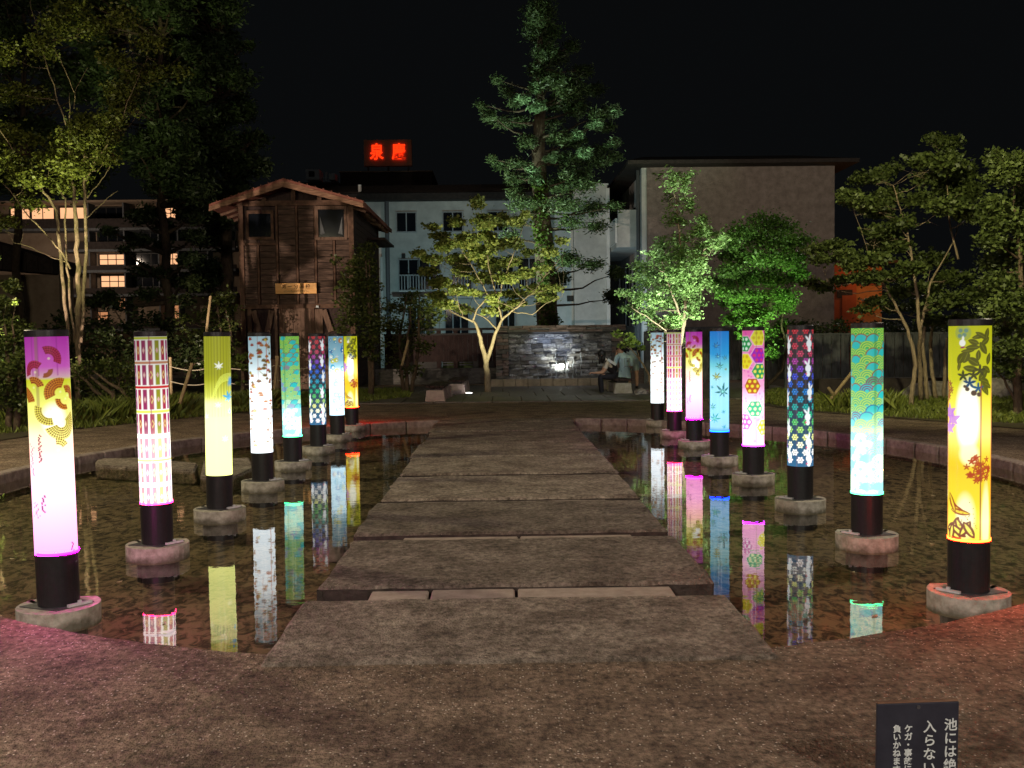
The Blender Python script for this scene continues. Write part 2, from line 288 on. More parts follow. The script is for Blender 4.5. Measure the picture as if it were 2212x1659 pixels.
class MB:
    def __init__(s): s.v = []; s.f = []
    def add(s, v, f):
        n = len(s.v); s.v += [tuple(x) for x in v]; s.f += [tuple(i + n for i in q) for q in f]
    def box(s, x0, x1, y0, y1, z0, z1, jit=0.0):
        v = [(x, y, z) for z in (z0, z1) for y in (y0, y1) for x in (x0, x1)]
        if jit: v = [tuple(c + random.uniform(-jit, jit) for c in p) for p in v]
        s.add(v, [(0, 2, 3, 1), (4, 5, 7, 6), (0, 1, 5, 4), (2, 6, 7, 3), (0, 4, 6, 2), (1, 3, 7, 5)])
    def hexa(s, pts):   # 8 points: bottom ring 4, top ring 4
        s.add(pts, [(3, 2, 1, 0), (4, 5, 6, 7), (0, 1, 5, 4), (1, 2, 6, 5), (2, 3, 7, 6), (3, 0, 4, 7)])
    def bar(s, a, b, w, h=None):
        a, b = Vector(a), Vector(b); d = (b - a).normalized(); h = h or w
        up = Vector((0, 1, 0)) if abs(d.y) < 0.9 else Vector((0, 0, 1))
        sx = d.cross(up).normalized() * w / 2; sy = sx.cross(d).normalized() * h / 2
        q = [a - sx - sy, a + sx - sy, a + sx + sy, a - sx + sy]; s.hexa([tuple(p) for p in q] + [tuple(p + (b - a)) for p in q])
    def tube(s, pts, rad, sides=7, cap=True):
        pts = [Vector(p) for p in pts]; n = len(pts); base = len(s.v); ref = Vector((0.3, 1, 0.1)).normalized()
        for i, p in enumerate(pts):
            d = (pts[min(i + 1, n - 1)] - pts[max(i - 1, 0)]).normalized()
            a = d.cross(ref)
            if a.length < 1e-3: a = d.cross(Vector((1, 0, 0)))
            a.normalize(); b = d.cross(a)
            r = rad[i] if hasattr(rad, '__len__') else rad
            for k in range(sides):
                t = 2 * pi * k / sides; s.v.append(tuple(p + a * (cos(t) * r) + b * (sin(t) * r)))
        for i in range(n - 1):
            for k in range(sides):
                k2 = (k + 1) % sides
                s.f.append((base + i * sides + k, base + i * sides + k2, base + (i + 1) * sides + k2, base + (i + 1) * sides + k))
        if cap:
            s.f.append(tuple(base + k for k in reversed(range(sides)))); s.f.append(tuple(base + (n - 1) * sides + k for k in range(sides)))
    def lathe(s, prof, cx=0, cy=0, seg=32, capb=True, capt=True):
        base = len(s.v)
        for r, z in prof:
            for k in range(seg):
                t = 2 * pi * k / seg; s.v.append((cx + r * cos(t), cy + r * sin(t), z))
        for i in range(len(prof) - 1):
            for k in range(seg):
                k2 = (k + 1) % seg; s.f.append((base + i * seg + k, base + i * seg + k2, base + (i + 1) * seg + k2, base + (i + 1) * seg + k))
        if capb: s.f.append(tuple(base + k for k in reversed(range(seg))))
        if capt: s.f.append(tuple(base + (len(prof) - 1) * seg + k for k in range(seg)))
    def prism(s, poly, z0, z1):
        n = len(poly); s.add([(x, y, z0) for x, y in poly] + [(x, y, z1) for x, y in poly],
                             [tuple(reversed(range(n))), tuple(range(n, 2 * n))] + [(i, (i + 1) % n, n + (i + 1) % n, n + i) for i in range(n)])
    def build(s, name, m, parent=None, smooth=False, bevel=0.0, bseg=1, loc=None):
        v = s.v
        if loc is not None: v = [(a - loc[0], b - loc[1], c - loc[2]) for a, b, c in v]
        o = mesh_obj(name, v, s.f, m, parent, smooth)
        if bevel:
            bm = bmesh.new(); bm.from_mesh(o.data)
            bmesh.ops.bevel(bm, geom=[e for e in bm.edges if len(e.link_faces) == 2 and e.calc_face_angle(0) > 0.35], offset=bevel, segments=bseg, affect='EDGES', clamp_overlap=True)
            bm.to_mesh(o.data); bm.free()
        if loc is not None: o.location = loc
        return o
def boxo(name, x0, x1, y0, y1, z0, z1, m, parent=None, bevel=0.0, jit=0.0, loc=None):
    b = MB(); b.box(x0, x1, y0, y1, z0, z1, jit); return b.build(name, m, parent, bevel=bevel, loc=loc)
FONT_PARTS = {}
def text(name, body, size, m, parent, loc, rot, extrude=0.002, align='CENTER', spacing=1.0, bold=0.0):
    cu = bpy.data.curves.new(name, 'FONT'); cu.body = body; cu.size = size; cu.extrude = extrude; cu.align_x = align; cu.align_y = 'CENTER'
    cu.space_character = spacing; cu.offset = bold; cu.resolution_u = 3
    t = bpy.data.objects.new(name, cu); COL.objects.link(t)
    bpy.context.view_layer.update()
    me = bpy.data.meshes.new_from_object(t.evaluated_get(bpy.context.evaluated_depsgraph_get()))
    bpy.data.objects.remove(t); me.materials.clear(); me.materials.append(m)
    o = bpy.data.objects.new(name, me); link(o, parent); o.location = loc; o.rotation_euler = rot
    return o

def leaf_cloud(clumps, size, per=1.0, sub=0.32, flat=1.0, aspect=0.55, droop=0.0, seed=0, hang=None):
    """clumps: (centre, (rx,ry,rz), count). Leaves gather in sub-clumps inside each ellipsoid. returns verts, faces"""
    rg = np.random.default_rng(seed + 100)
    cs = []
    for c, r, n in clumps:
        n = max(6, int(n * per)); k = max(3, n // 11)
        d = rg.normal(size=(k, 3)); d /= np.linalg.norm(d, axis=1)[:, None]
        rad = rg.random(k)[:, None] ** 0.45
        subc = np.array(c) + d * rad * np.array(r)
        idx = rg.integers(0, k, n)
        sr = np.array(r) * sub; sr = np.array([sr.mean(), sr.mean(), sr.mean() * flat])
        p = subc[idx] + rg.normal(size=(n, 3)) * sr * (0.5 + 0.7 * rg.random(k))[idx][:, None] * 0.75
        cs.append(p)
    p = np.concatenate(cs); n = len(p)
    a = rg.normal(size=(n, 3)); a[:, 2] = a[:, 2] * 0.5 - droop; a /= np.linalg.norm(a, axis=1)[:, None]
    b = rg.normal(size=(n, 3)); b[:, 2] *= 0.6; b -= (b * a).sum(1)[:, None] * a; b /= np.linalg.norm(b, axis=1)[:, None]
    nn = np.cross(a, b)
    s = size * (0.65 + 0.7 * rg.random(n))[:, None]
    v0 = p - a * s * 0.5; v2 = p + a * s * 0.5; mid = p - a * s * 0.08 + nn * s * 0.10
    v1 = mid + b * s * aspect * 0.5; v3 = mid - b * s * aspect * 0.5
    return np.stack([v0, v1, v2, v3], 1).reshape(-1, 3), n
def cloud_obj(name, V, n, m, parent=None):
    me = bpy.data.meshes.new(name)
    me.vertices.add(n * 4); me.vertices.foreach_set("co", V.astype(np.float32).ravel())
    me.loops.add(n * 4); me.loops.foreach_set("vertex_index", np.arange(n * 4, dtype=np.int32))
    me.polygons.add(n); me.polygons.foreach_set("loop_start", np.arange(0, n * 4, 4, dtype=np.int32))
    me.update(calc_edges=True); me.materials.append(m)
    return link(bpy.data.objects.new(name, me), parent)
def wob(pts, n=5, amt=0.04):
    """resample a polyline and roughen it"""
    pts = [np.array(p, float) for p in pts]; out = [pts[0]]
    for a, b in zip(pts[:-1], pts[1:]):
        L = np.linalg.norm(b - a)
        for k in range(1, n + 1):
            q = a + (b - a) * k / n
            if k < n: q = q + RNG.normal(size=3) * amt * L / 3
            out.append(q)
    return out
# ------------------------------------------------------------------ ground and pond
PCX, PCY, PA, PB = 0.1, 11.5, 5.75, 6.88
WZ = -0.105
def ell(t, k=1.0, dx=0.0):
    return (PCX + (PA * k + dx) * cos(t), PCY + (PB * k + dx) * sin(t))
NSEG = 144
mb = MB(); rings = [0.0, 0.42, 1.4, 3.5, 8, 20, 60, 200, 800]
for dx in rings:
    for k in range(NSEG):
        x, y = ell(2 * pi * k / NSEG, 1, dx); mb.v.append((x, y, -0.002 if dx > 0 else -0.002))
for i in range(len(rings) - 1):
    for k in range(NSEG):
        k2 = (k + 1) % NSEG; mb.f.append((i * NSEG + k, (i + 1) * NSEG + k, (i + 1) * NSEG + k2, i * NSEG + k2))
b0 = len(mb.v)
for k in range(NSEG):
    x, y = ell(2 * pi * k / NSEG); mb.v.append((x, y, -0.3))
for k in range(NSEG):
    k2 = (k + 1) % NSEG; mb.f.append((k, k2, b0 + k2, b0 + k))
tag(mb.build("ground", M['deck']), kind='structure')
mb = MB(); mb.v = [(*ell(2 * pi * k / NSEG, 1, 0.05), -0.27) for k in range(NSEG)]; mb.f = [tuple(range(NSEG))]
tag(mb.build("pond_bottom", M['silt']), kind='structure')
mb = MB(); mb.v = [(*ell(2 * pi * k / NSEG, 1, 0.002), WZ) for k in range(NSEG)]; mb.f = [tuple(range(NSEG))]
tag(mb.build("pond_water", M['water']), kind='structure')

# deck stones round the front of the pond (open joints between them)
deck = bpy.data.objects.new("front_deck", None); COL.objects.link(deck); deck['kind'] = 'structure'
angs = [-178, -160, -146, -131.5, -102, -74, -48, -33, -18, -2]
for a0, a1 in zip(angs[:-1], angs[1:]):
    mb = MB(); n = 26; ts = np.linspace(radians(a0) + 0.0011, radians(a1) - 0.0011, n)
    for dx in (-0.015, 1.65, 4.6):
        for z in (0.0, -0.10):
            for t in ts:
                x, y = ell(t, 1, dx)
                if dx == -0.015: x += random.gauss(0, 0.004); y += random.gauss(0, 0.004)
                mb.v.append((x, y, z))
    for r in (0,):
        o1, o2 = 0, 4 * n
        for k in range(n - 1):
            mb.f.append((o1 + k, o2 + k, o2 + k + 1, o1 + k + 1)[::-1])
            mb.f.append((o1 + n + k, o1 + k, o1 + k + 1, o1 + n + k + 1)[::-1])
    mb.f = [f[::-1] for f in mb.f]
    mb.build("deck_stone", M['deck'], deck)

# kerb stones round the rear of the pond
kerb = bpy.data.objects.new("pond_kerb", None); COL.objects.link(kerb); kerb['kind'] = 'structure'
t = radians(-12)
while t < radians(192):
    dt = (0.60 + random.uniform(-0.12, 0.12)) / sqrt((PA * sin(t)) ** 2 + (PB * cos(t)) ** 2)
    x, y = ell(t + dt / 2)
    if not (PCY < y and -1.2 < x < 1.4):
        mb = MB(); poly = [ell(t + 0.0016, 1, -0.03), ell(t + dt - 0.0016, 1, -0.03), ell(t + dt - 0.0016, 1, 0.13), ell(t + 0.0016, 1, 0.13)]
        jz = random.uniform(-0.004, 0.006)
        mb.prism([(a + random.uniform(-.006, .006), b + random.uniform(-.006, .006)) for a, b in poly], -0.24, 0.008 + jz)
        mb.build("kerb_stone", M['kerb'], kerb, bevel=0.014)
    t += dt

# walkway of nine great slabs with smaller stones in the gaps
walk = bpy.data.objects.new("walkway", None); COL.objects.link(walk); walk['kind'] = 'structure'
def rough_slab(x0, x1, y0, y1, z0, z1, m, parent, name, cell=0.13, chamf=0.022, amp=0.007):
    nx = max(3, int((x1 - x0) / cell)); ny = max(3, int((y1 - y0) / cell))
    xs = [x0] + list(np.linspace(x0 + chamf, x1 - chamf, nx)) + [x1]; ys = [y0] + list(np.linspace(y0 + chamf, y1 - chamf, ny)) + [y1]
    mb = MB(); W = len(xs)
    for j, y in enumerate(ys):
        for i, x in enumerate(xs):
            e = (i in (0, W - 1)) or (j in (0, len(ys) - 1))
            c = (i in (0, W - 1)) and (j in (0, len(ys) - 1))
            z = z1 - (chamf * 0.8 if e else 0) - (chamf * 0.6 if c else 0) + random.gauss(0, amp * 0.35)
            jx = random.gauss(0, amp) if e else 0; jy = random.gauss(0, amp) if e else 0
            if c: jx += (0.03 if i == 0 else -0.03); jy += (0.02 if j == 0 else -0.02)
            mb.v.append((x + jx, y + jy, z))
    for j in range(len(ys) - 1):
        for i in range(W - 1):
            a = j * W + i; mb.f.append((a, a + 1, a + 1 + W, a + W))
    rim = [i for i in range(W)] + [j * W + W - 1 for j in range(1, len(ys))] + [(len(ys) - 1) * W + i for i in range(W - 2, -1, -1)] + [j * W for j in range(len(ys) - 2, 0, -1)]
    b = len(mb.v)
    for k in rim:
        x, y, z = mb.v[k]; mb.v.append((x + random.gauss(0, 0.004), y + random.gauss(0, 0.004), z0))
    n = len(rim)
    for k in range(n): mb.f.append((rim[k], b + k, b + (k + 1) % n, rim[(k + 1) % n]))
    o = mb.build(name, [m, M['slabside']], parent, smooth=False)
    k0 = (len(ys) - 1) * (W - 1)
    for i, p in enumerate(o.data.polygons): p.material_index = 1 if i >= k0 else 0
    return o
gaps = [(5.74, 6.04), (7.45, 7.67), (9.12, 9.31), (10.85, 11.0), (12.52, 12.67), (14.18, 14.32), (15.90, 16.03), (17.58, 17.70)]
ystart = 4.60
for k in range(9):
    y0 = ystart if k == 0 else gaps[k - 1][1]; y1 = gaps[k][0] if k < 8 else 18.33
    l = -1.11 + random.uniform(-0.02, 0.03); r = 1.29 + random.uniform(-0.02, 0.02)
    rough_slab(l, r, y0, y1, -0.135 if k else -0.12, 0.012 + random.uniform(-0.004, 0.004), M['slab'], walk, "stone_slab")
for k, (a, b) in enumerate(gaps):
    cuts = {0: (-0.78, -0.42, 0.09, 1.02), 1: (-0.74, 0.14, 1.0), 2: (-0.72, 0.13, 0.98)}.get(k, (-0.8, random.uniform(0, .3), 0.95))
    for c0, c1 in zip(cuts[:-1], cuts[1:]):
        boxo("filler_stone", c0 + 0.008, c1 - 0.012, a + 0.018, b - 0.024, -0.2, (-0.008 if k < 1 else -.016 if k < 3 else -.032) + random.uniform(-.003, .003), M['filler'], walk, bevel=0.008)
    boxo("stone_pier", -0.9, 1.08, a - 0.25, b + 0.25, -0.27, -0.137, M['concrete'], walk)

# low stepped stones lying in the left of the pond
def flat_stone(pts, z1, label):
    pts = [tuple(G(x, y, z1)[:2]) for x, y in pts]
    cx = sum(p[0] for p in pts) / len(pts); cyy = sum(p[1] for p in pts) / len(pts)
    mb = MB(); mb.prism([(a - cx, b - cyy) for a, b in pts], -0.26, z1)
    if sum((pts[i][0] * pts[(i + 1) % len(pts)][1] - pts[(i + 1) % len(pts)][0] * pts[i][1]) for i in range(len(pts))) < 0:
        mb.f = [f[::-1] for f in mb.f]
    o = mb.build("stepping_stone", M['slab'], bevel=0.02, bseg=2); o.location = (cx, cyy, 0)
    return tag(o, label, "stepping stone", "flat stones lying in the pond")
flat_stone([(206, 1004), (420, 1016), (428, 1000), (300, 988), (206, 990)], -0.078, "long flat pale stone lying in pond left of the yellow maple leaf lantern")
flat_stone([(432, 1030), (500, 1032), (548, 1010), (540, 988), (440, 992)], -0.08, "flat stone in pond between the yellow leaf and bamboo pattern lanterns")

# bits of leaf drifting on the pond
lv, lf_ = [], []
lrg = random.Random(77)
ln_ = 0
while ln_ < 90:
    a_ = lrg.uniform(0, 2 * pi); q_ = lrg.random() ** .3
    x_, y_ = PCX + PA * .97 * q_ * cos(a_), PCY + PB * .97 * q_ * sin(a_)
    if -1.2 < x_ < 1.4: continue
    s_ = lrg.uniform(.012, .032); t_ = lrg.uniform(0, pi); b_i = len(lv)
    for k_, (u_, w_) in enumerate(((-1, 0), (-.3, .45), (.4, .38), (1, 0), (.4, -.38), (-.3, -.45))):
        lv.append((x_ + s_ * (u_ * cos(t_) - w_ * sin(t_)), y_ + s_ * (u_ * sin(t_) + w_ * cos(t_)), WZ + .003 + .004 * abs(u_)))
    lf_.append(tuple(range(b_i, b_i + 6))); ln_ += 1
tag(mesh_obj("floating_leaves", lv, lf_, M['leafbit']), kind='stuff', label="small pale fallen leaves drifting on the pond water", cat="leaves")

# ------------------------------------------------------------------ plaza, lawns
plaza = bpy.data.objects.new("plaza", None); COL.objects.link(plaza); plaza['kind'] = 'structure'
yrow = 23.0
for row, dy in enumerate((2.0, 1.9, 1.7, 1.9)):
    x = -3.6 - 0.35 * row
    while x < 7.4:
        w = 0.68 + random.uniform(-0.04, 0.06) if row < 2 else 1.1
        if not (row == 2 and False):
            boxo("paving_slab", x + 0.012, x + w - 0.012, yrow + 0.015, yrow + dy - 0.015, -0.05, 0.022 + random.uniform(-.003, .003), M['paver'], plaza, bevel=0.006)
        x += w
    yrow += dy
def lawn(name, pts, seed):
    n = len(pts); mb = MB(); mb.v = [(x, y, 0.012) for x, y in pts]; mb.f = [tuple(range(n))]
    return tag(mb.build(name, M['earth']), kind='structure')
lawnL = [(-19, 8), (-8.2, 12.2), (-7.2, 17.4), (-5.5, 20.4), (-4.2, 22.2), (-3.9, 24.5), (-3.8, 30), (-3.6, 40), (-30, 40), (-34, 20)]
lawnR = [(18, 8), (9.2, 12.0), (7.4, 16.4), (5.9, 19.0), (5.3, 21.5), (5.6, 24), (7.6, 31), (8, 44), (34, 44), (36, 12)]
lawn("left_lawn", lawnL, 1); lawn("right_lawn", lawnR, 2)
def grass(name, regions, n, hgt, m, seed, label=None):
    """blades; regions: polygons of (x,y)"""
    rg = np.random.default_rng(seed); out = []
    tot = 0
    for poly, share, hh in regions:
        poly = np.array(poly); lo = poly.min(0); hi = poly.max(0); need = int(n * share); pts = np.zeros((0, 2))
        while len(pts) < need:
            q = lo + rg.random((need * 3, 2)) * (hi - lo); inside = np.zeros(len(q), bool); j = len(poly) - 1
            for i in range(len(poly)):
                xi, yi = poly[i]; xj, yj = poly[j]
                c = ((yi > q[:, 1]) != (yj > q[:, 1])) & (q[:, 0] < (xj - xi) * (q[:, 1] - yi) / (yj - yi + 1e-12) + xi)
                inside ^= c; j = i
            pts = np.concatenate([pts, q[inside]])
        pts = pts[:need]; h = hh * (0.5 + rg.random(need)) ; an = rg.random(need) * 2 * pi; lean = rg.normal(size=(need, 2)) * 0.45
        w = 0.006 + 0.008 * rg.random(need) * (hh > 0.2) + 0.004
        b = np.stack([pts[:, 0], pts[:, 1], np.full(need, 0.0)], 1); dx = np.stack([np.cos(an) * w, np.sin(an) * w, np.zeros(need)], 1)
        tip = b + np.stack([lean[:, 0] * h, lean[:, 1] * h, h], 1); midp = b + np.stack([lean[:, 0] * h * .3, lean[:, 1] * h * .3, h * .55], 1)
        out.append(np.stack([b - dx, b + dx, midp + dx * .8, tip], 1).reshape(-1, 3)); tot += need
    o = cloud_obj(name, np.concatenate(out), tot, m)
    return tag(o, kind='stuff', label=label, cat='grass')
grass("lawn_grass", [([(-9.5, 15.0), (-7.1, 17.5), (-5.4, 20.5), (-4.3, 22.4), (-4.1, 27), (-10, 27)], 0.42, 0.10),
                     ([(9.6, 15.0), (7.5, 16.6), (6.0, 19.1), (5.5, 22), (7, 26), (13, 26), (13, 15)], 0.50, 0.09),
                     ([(-4.4, 22.5), (-3.5, 22.9), (-2.2, 25), (-2.5, 29), (-4.3, 29)], 0.08, 0.08)],
      62000, 0.1, M['grass'], 5, "short mown lawn grass beside the pond paths")
grass("tall_grass", [([(-8.7, 17.5), (-7.7, 17.6), (-6.0, 19.8), (-6.4, 21)], 0.55, 0.34), ([(-5.6, 21.2), (-4.7, 22.4), (-5.2, 23.4)], 0.25, 0.3),
                     ([(6.3, 19.5), (7.4, 18.6), (7.6, 19.8)], 0.2, 0.3)], 3200, 0.4, M['grass'], 6, "tall loose grass tufts at the foot of the left hedge")

# ------------------------------------------------------------------ lantern prints
LZ0, LZ1, LR = 0.300, 1.526, 0.1135
def sm(x, w): return np.clip(0.5 - x / w, 0, 1)          # 1 inside (x<0)
class Print:
    def __init__(s, rows, cols):
        s.cols = cols
        th = np.linspace(-pi, pi, cols + 1)
        z = np.linspace(LZ0, LZ1, rows)
        s.S, s.Z = np.meshgrid(th * LR, z); s.C = np.ones(s.S.shape + (3,)); s.K = np.ones(s.S.shape); s.w = 0.0032
    def lay(s, mask, c, a=1.0):
        m = (mask * a)[..., None]; s.C = s.C * (1 - m) + np.array(c) * m
    def ink(s, mask, c):
        s.lay(mask, c); s.K = s.K * (1 - mask)
    def grad(s, stops):
        zs = [k[0] for k in stops]
        for i in range(3): s.C[..., i] = np.interp(s.Z, zs, [k[1][i] for k in stops])
    def disc(s, x, z, r): return sm(np.hypot(s.S - x, s.Z - z) - r, s.w)
    def ring(s, x, z, r, t): return sm(np.abs(np.hypot(s.S - x, s.Z - z) - r) - t / 2, s.w)
    def polar(s, x, z):
        dx, dz = s.S - x, s.Z - z; return np.hypot(dx, dz), np.arctan2(dz, dx)
    def ell(s, x, z, a, b, rot):
        dx, dz = s.S - x, s.Z - z; c, n = cos(rot), sin(rot); u = dx * c + dz * n; v = -dx * n + dz * c
        return sm((np.hypot(u / a, v / b) - 1) * min(a, b), s.w)
    def leaf(s, x, z, a, b, rot):
        a *= 1.2; b *= 1.45
        dx, dz = s.S - x, s.Z - z; c, n = cos(rot), sin(rot); u = (dx * c + dz * n) / a; v = (-dx * n + dz * c)
        return sm(np.abs(v) - b * np.clip(1 - u * u, 0, 1) ** 0.8, s.w) * (np.abs(u) < 1)
    def star(s, x, z, r, n=7, inner=0.35, rot=pi / 2, sharp=1.6, cut=True):
        r = r * (1.35 if cut else 1.1)
        d, a = s.polar(x, z); k = np.abs(((a - rot) * n / (2 * pi)) % 1 - 0.5) * 2
        lim = r * (inner + (1 - inner) * k ** sharp)
        if cut: lim = lim * (0.62 + 0.38 * np.clip((np.sin(a) + 0.75), 0, 1))
        return sm(d - lim, s.w)
    def line(s, x0, z0, x1, z1, t):
        dx, dz = x1 - x0, z1 - z0; L2 = dx * dx + dz * dz; u = np.clip(((s.S - x0) * dx + (s.Z - z0) * dz) / L2, 0, 1)
        return sm(np.hypot(s.S - x0 - u * dx, s.Z - z0 - u * dz) - t / 2, s.w)
def ps(p): return LR * asin(max(-0.999, min(0.999, p)))   # projected offset -> arc length

def pr_fans(p, detail=True):
    p.grad([(0.30, (.62, .05, .42)), (0.60, (.85, .22, .55)), (.9, (.9, .35, .25)), (1.06, (.9, .8, .25)), (1.19, (.85, .88, .14)), (1.285, (.66, .70, .01)), (1.30, (.66, .40, .45)), (1.36, (.62, .10, .52)), (1.53, (.56, .03, .48))])
    p.lay(sm(np.hypot((p.S - .02) / .85, (p.Z - 1.07) / 1.1) - .07, .05), (1, 1, .92))
    for x in (-.085, -.05, .05): p.lay(sm(np.abs(p.S - x) - .004, .004) * (p.Z > 1.31), (.35, .03, .30), .6)
    p.lay(sm(np.abs(p.S + .06) - .009, .005) * (p.Z > 1.12), (.30, .16, .08), .55)
    fans = [(400, 455, 190, 75, -25, 112), (215, 650, 178, 70, 50, 198), (350, 610, 112, 45, -105, 8), (190, 872, 170, 70, 12, 118), (535, 945, 215, 70, 66, 207),
            (628, 1005, 165, 55, -25, 112), (95, 1095, 245, 80, 8, 86), (395, 1195, 222, 110, 158, 282), (600, 1050, 148, 72, 172, 288), (545, 1385, 245, 70, 198, 400),
            (470, 1790, 190, 90, 30, 95)]
    # the same fans round the unseen side
    back = [(fx + 1800 * k, fy + 60 * k, a, b, c, d) for k in (-1, 1) for fx, fy, a, b, c, d in fans[:12]]
    for fx, fy, ro, ri, a0, a1 in fans + back:
        q = (fx - 395) / 295
        x = ps(q) if abs(q) < 1.1 else q * LR; z = LZ1 - (fy - 130) * 3.84e-4; ro *= 3.84e-4; ri *= 3.84e-4
        d, a = p.polar(x, z); mid = radians((a0 + a1) / 2); half = radians((a1 - a0) / 2)
        da = (a - mid + pi) % (2 * pi) - pi
        sec = sm(np.abs(da) - half, .06) * sm(d - ro, p.w) * sm(ri - d, p.w)
        if ro < .05: p.lay(sec, (.30, .07, .02)); continue
        cr = ((d - ri) / .0125) % 1; ca = (da * (ro) / .015) % 1
        dot = sm(np.hypot(cr - .5, ca - .5) - .40, .25)
        if z > 1.27: c1, c2 = (.50, .02, .10), (.17, .004, .02)
        elif z > 1.14: c1, c2 = (.62, .22, .01), (.18, .02, .004)
        else: c1, c2 = (.80, .74, .10), (.14, .05, .01)
        p.lay(sec, c1); p.lay(sec * dot, c2); p.K = p.K * (1 - .97 * sec * dot * (z > .8)) * (1 - .5 * sec * (z > .8))
        p.lay(p.disc(x + .004, z + .004, .007), (1, 1, .5), .5)
    rg = np.random.default_rng(31)
    for x0, za, zb in ((-.062, .98, .82), (-.056, .64, .54), (.095, .36, .30)):
        for k in range(int((za - zb) / .0065)):
            p.ink(p.disc(x0 + rg.choice([-.007, 0, .007]) + rg.normal() * .002, za - k * .0065, .0048), (.10, .004, .05))
    for k in range(26): p.ink(p.disc(-.125 + rg.normal() * .012, .93 - k * .007, .0042), (.22, .01, .16))
    for k in range(22): p.ink(p.disc(-.105 + rg.normal() * .014, .60 - k * .004, .0034), (.10, .06, .01))
    return [(1.53, .75), (1.3, 1.0), (1.18, 1.15), (1.06, 1.6), (.95, 3.2), (.75, 7), (.3, 10)], (1.0, .30, .75)
def pr_bands(p, pink=False):
    p.grad([(.3, (1, .95, .85)), (1.2, (1, 1, .92)), (1.53, (1, .98, .9))])
    zt = 1.515; rows = 7; hh = .178; k = 0; cols = [(.40, .015, .05), (.30, .02, .10), (.38, .07, .09), (.30, .30, .01), (.40, .02, .06), (.33, .02, .16)]
    bands = [(.55, .60, .04), (.55, .24, .12), (.62, .01, .01), (.75, .80, .10), (.9, .9, .8), (.62, .62, .01), (.9, .7, .75), (.6, .2, .12)]
    for i in range(rows):
        zc = zt - hh * (i + .5); sl = ((p.S + .125) / .0475); cell = np.floor(sl).astype(int) % 6; fr = sl % 1
        bar = sm(np.abs(fr - .5) - .34, .10) * sm(np.abs(p.Z - zc) - hh * .41, p.w)
        for j in range(6):
            c = cols[j] if not pink else (cols[j][0] * 1.5, cols[j][1], cols[j][2] * 1.9)
            p.lay(bar * (cell == j), c)
        dd = np.abs(fr - .5) * .0475 / .011 + np.abs(p.Z - zc) / .026
        p.lay(sm(np.abs(dd - 1) - .28, .25) * sm(np.abs(p.Z - zc) - .04, p.w) * (cell % 2 == 0), (.8, .65, .2))
        p.lay(sm(dd - .85, .3) * (cell % 2 == 1), (.75, .45, .4) if not pink else (.95, .6, .75))
        zb = zt - hh * i
        p.lay(sm(np.abs(p.Z - zb) - .009, p.w), bands[i % 8])
    p.lay(sm(np.abs(p.S + .012) - .005, .004), (.35, .02, .10), .6)
    return [(1.53, .62), (1.35, .8), (1.1, 1.15), (.9, 1.5), (.80, 2.4), (.76, 10), (.3, 14)], (1, .60, .62)
def pr_stream(p):
    p.grad([(.3, (.70, .74, .10)), (.85, (.70, .74, .14)), (1.0, (.66, .70, .10)), (1.15, (.40, .42, .015)), (1.53, (.42, .44, .02))])
    for k in range(-12, 13):
        p.lay(sm(np.abs(p.S - k * .027 - .004 * sin(k * 3)) - .0035, .004) * (p.Z > .82), (.20, .20, .008), .7)
    p.lay(p.star(.01, 1.262, .036), (.95, 1, .85))
    for k in range(7):
        off = k * .010; zc = 1.0 + .14 * np.tanh((p.S + .03) / .05) + .03
        p.lay(sm(np.abs(p.Z - zc - off + .03) - .0028, .003) * (p.S > -.15) * (p.S < .17), (.75, .85, .12))
    p.lay(sm(np.abs(p.S - .14 - .2 * (p.Z - 1.12)) - .04, .03) * sm(np.abs(p.Z - 1.13) - .035, .03), (.05, .30, .60), .9)
    p.lay(p.star(.105, .985, .055, rot=1.9), (.04, .36, .60)); p.lay(p.star(.115, .86, .026), (.05, .5, .6))
    for k in range(9): p.lay(p.star(-.3 + .09 * k + (.03 if k % 2 else 0), .62 + .1 * (k % 4), .03), (.95, .95, .45), .7)
    return [(1.53, .95), (1.2, 1.0), (1.0, 1.7), (.88, 4), (.75, 8), (.3, 9)], (.95, 1, .42)
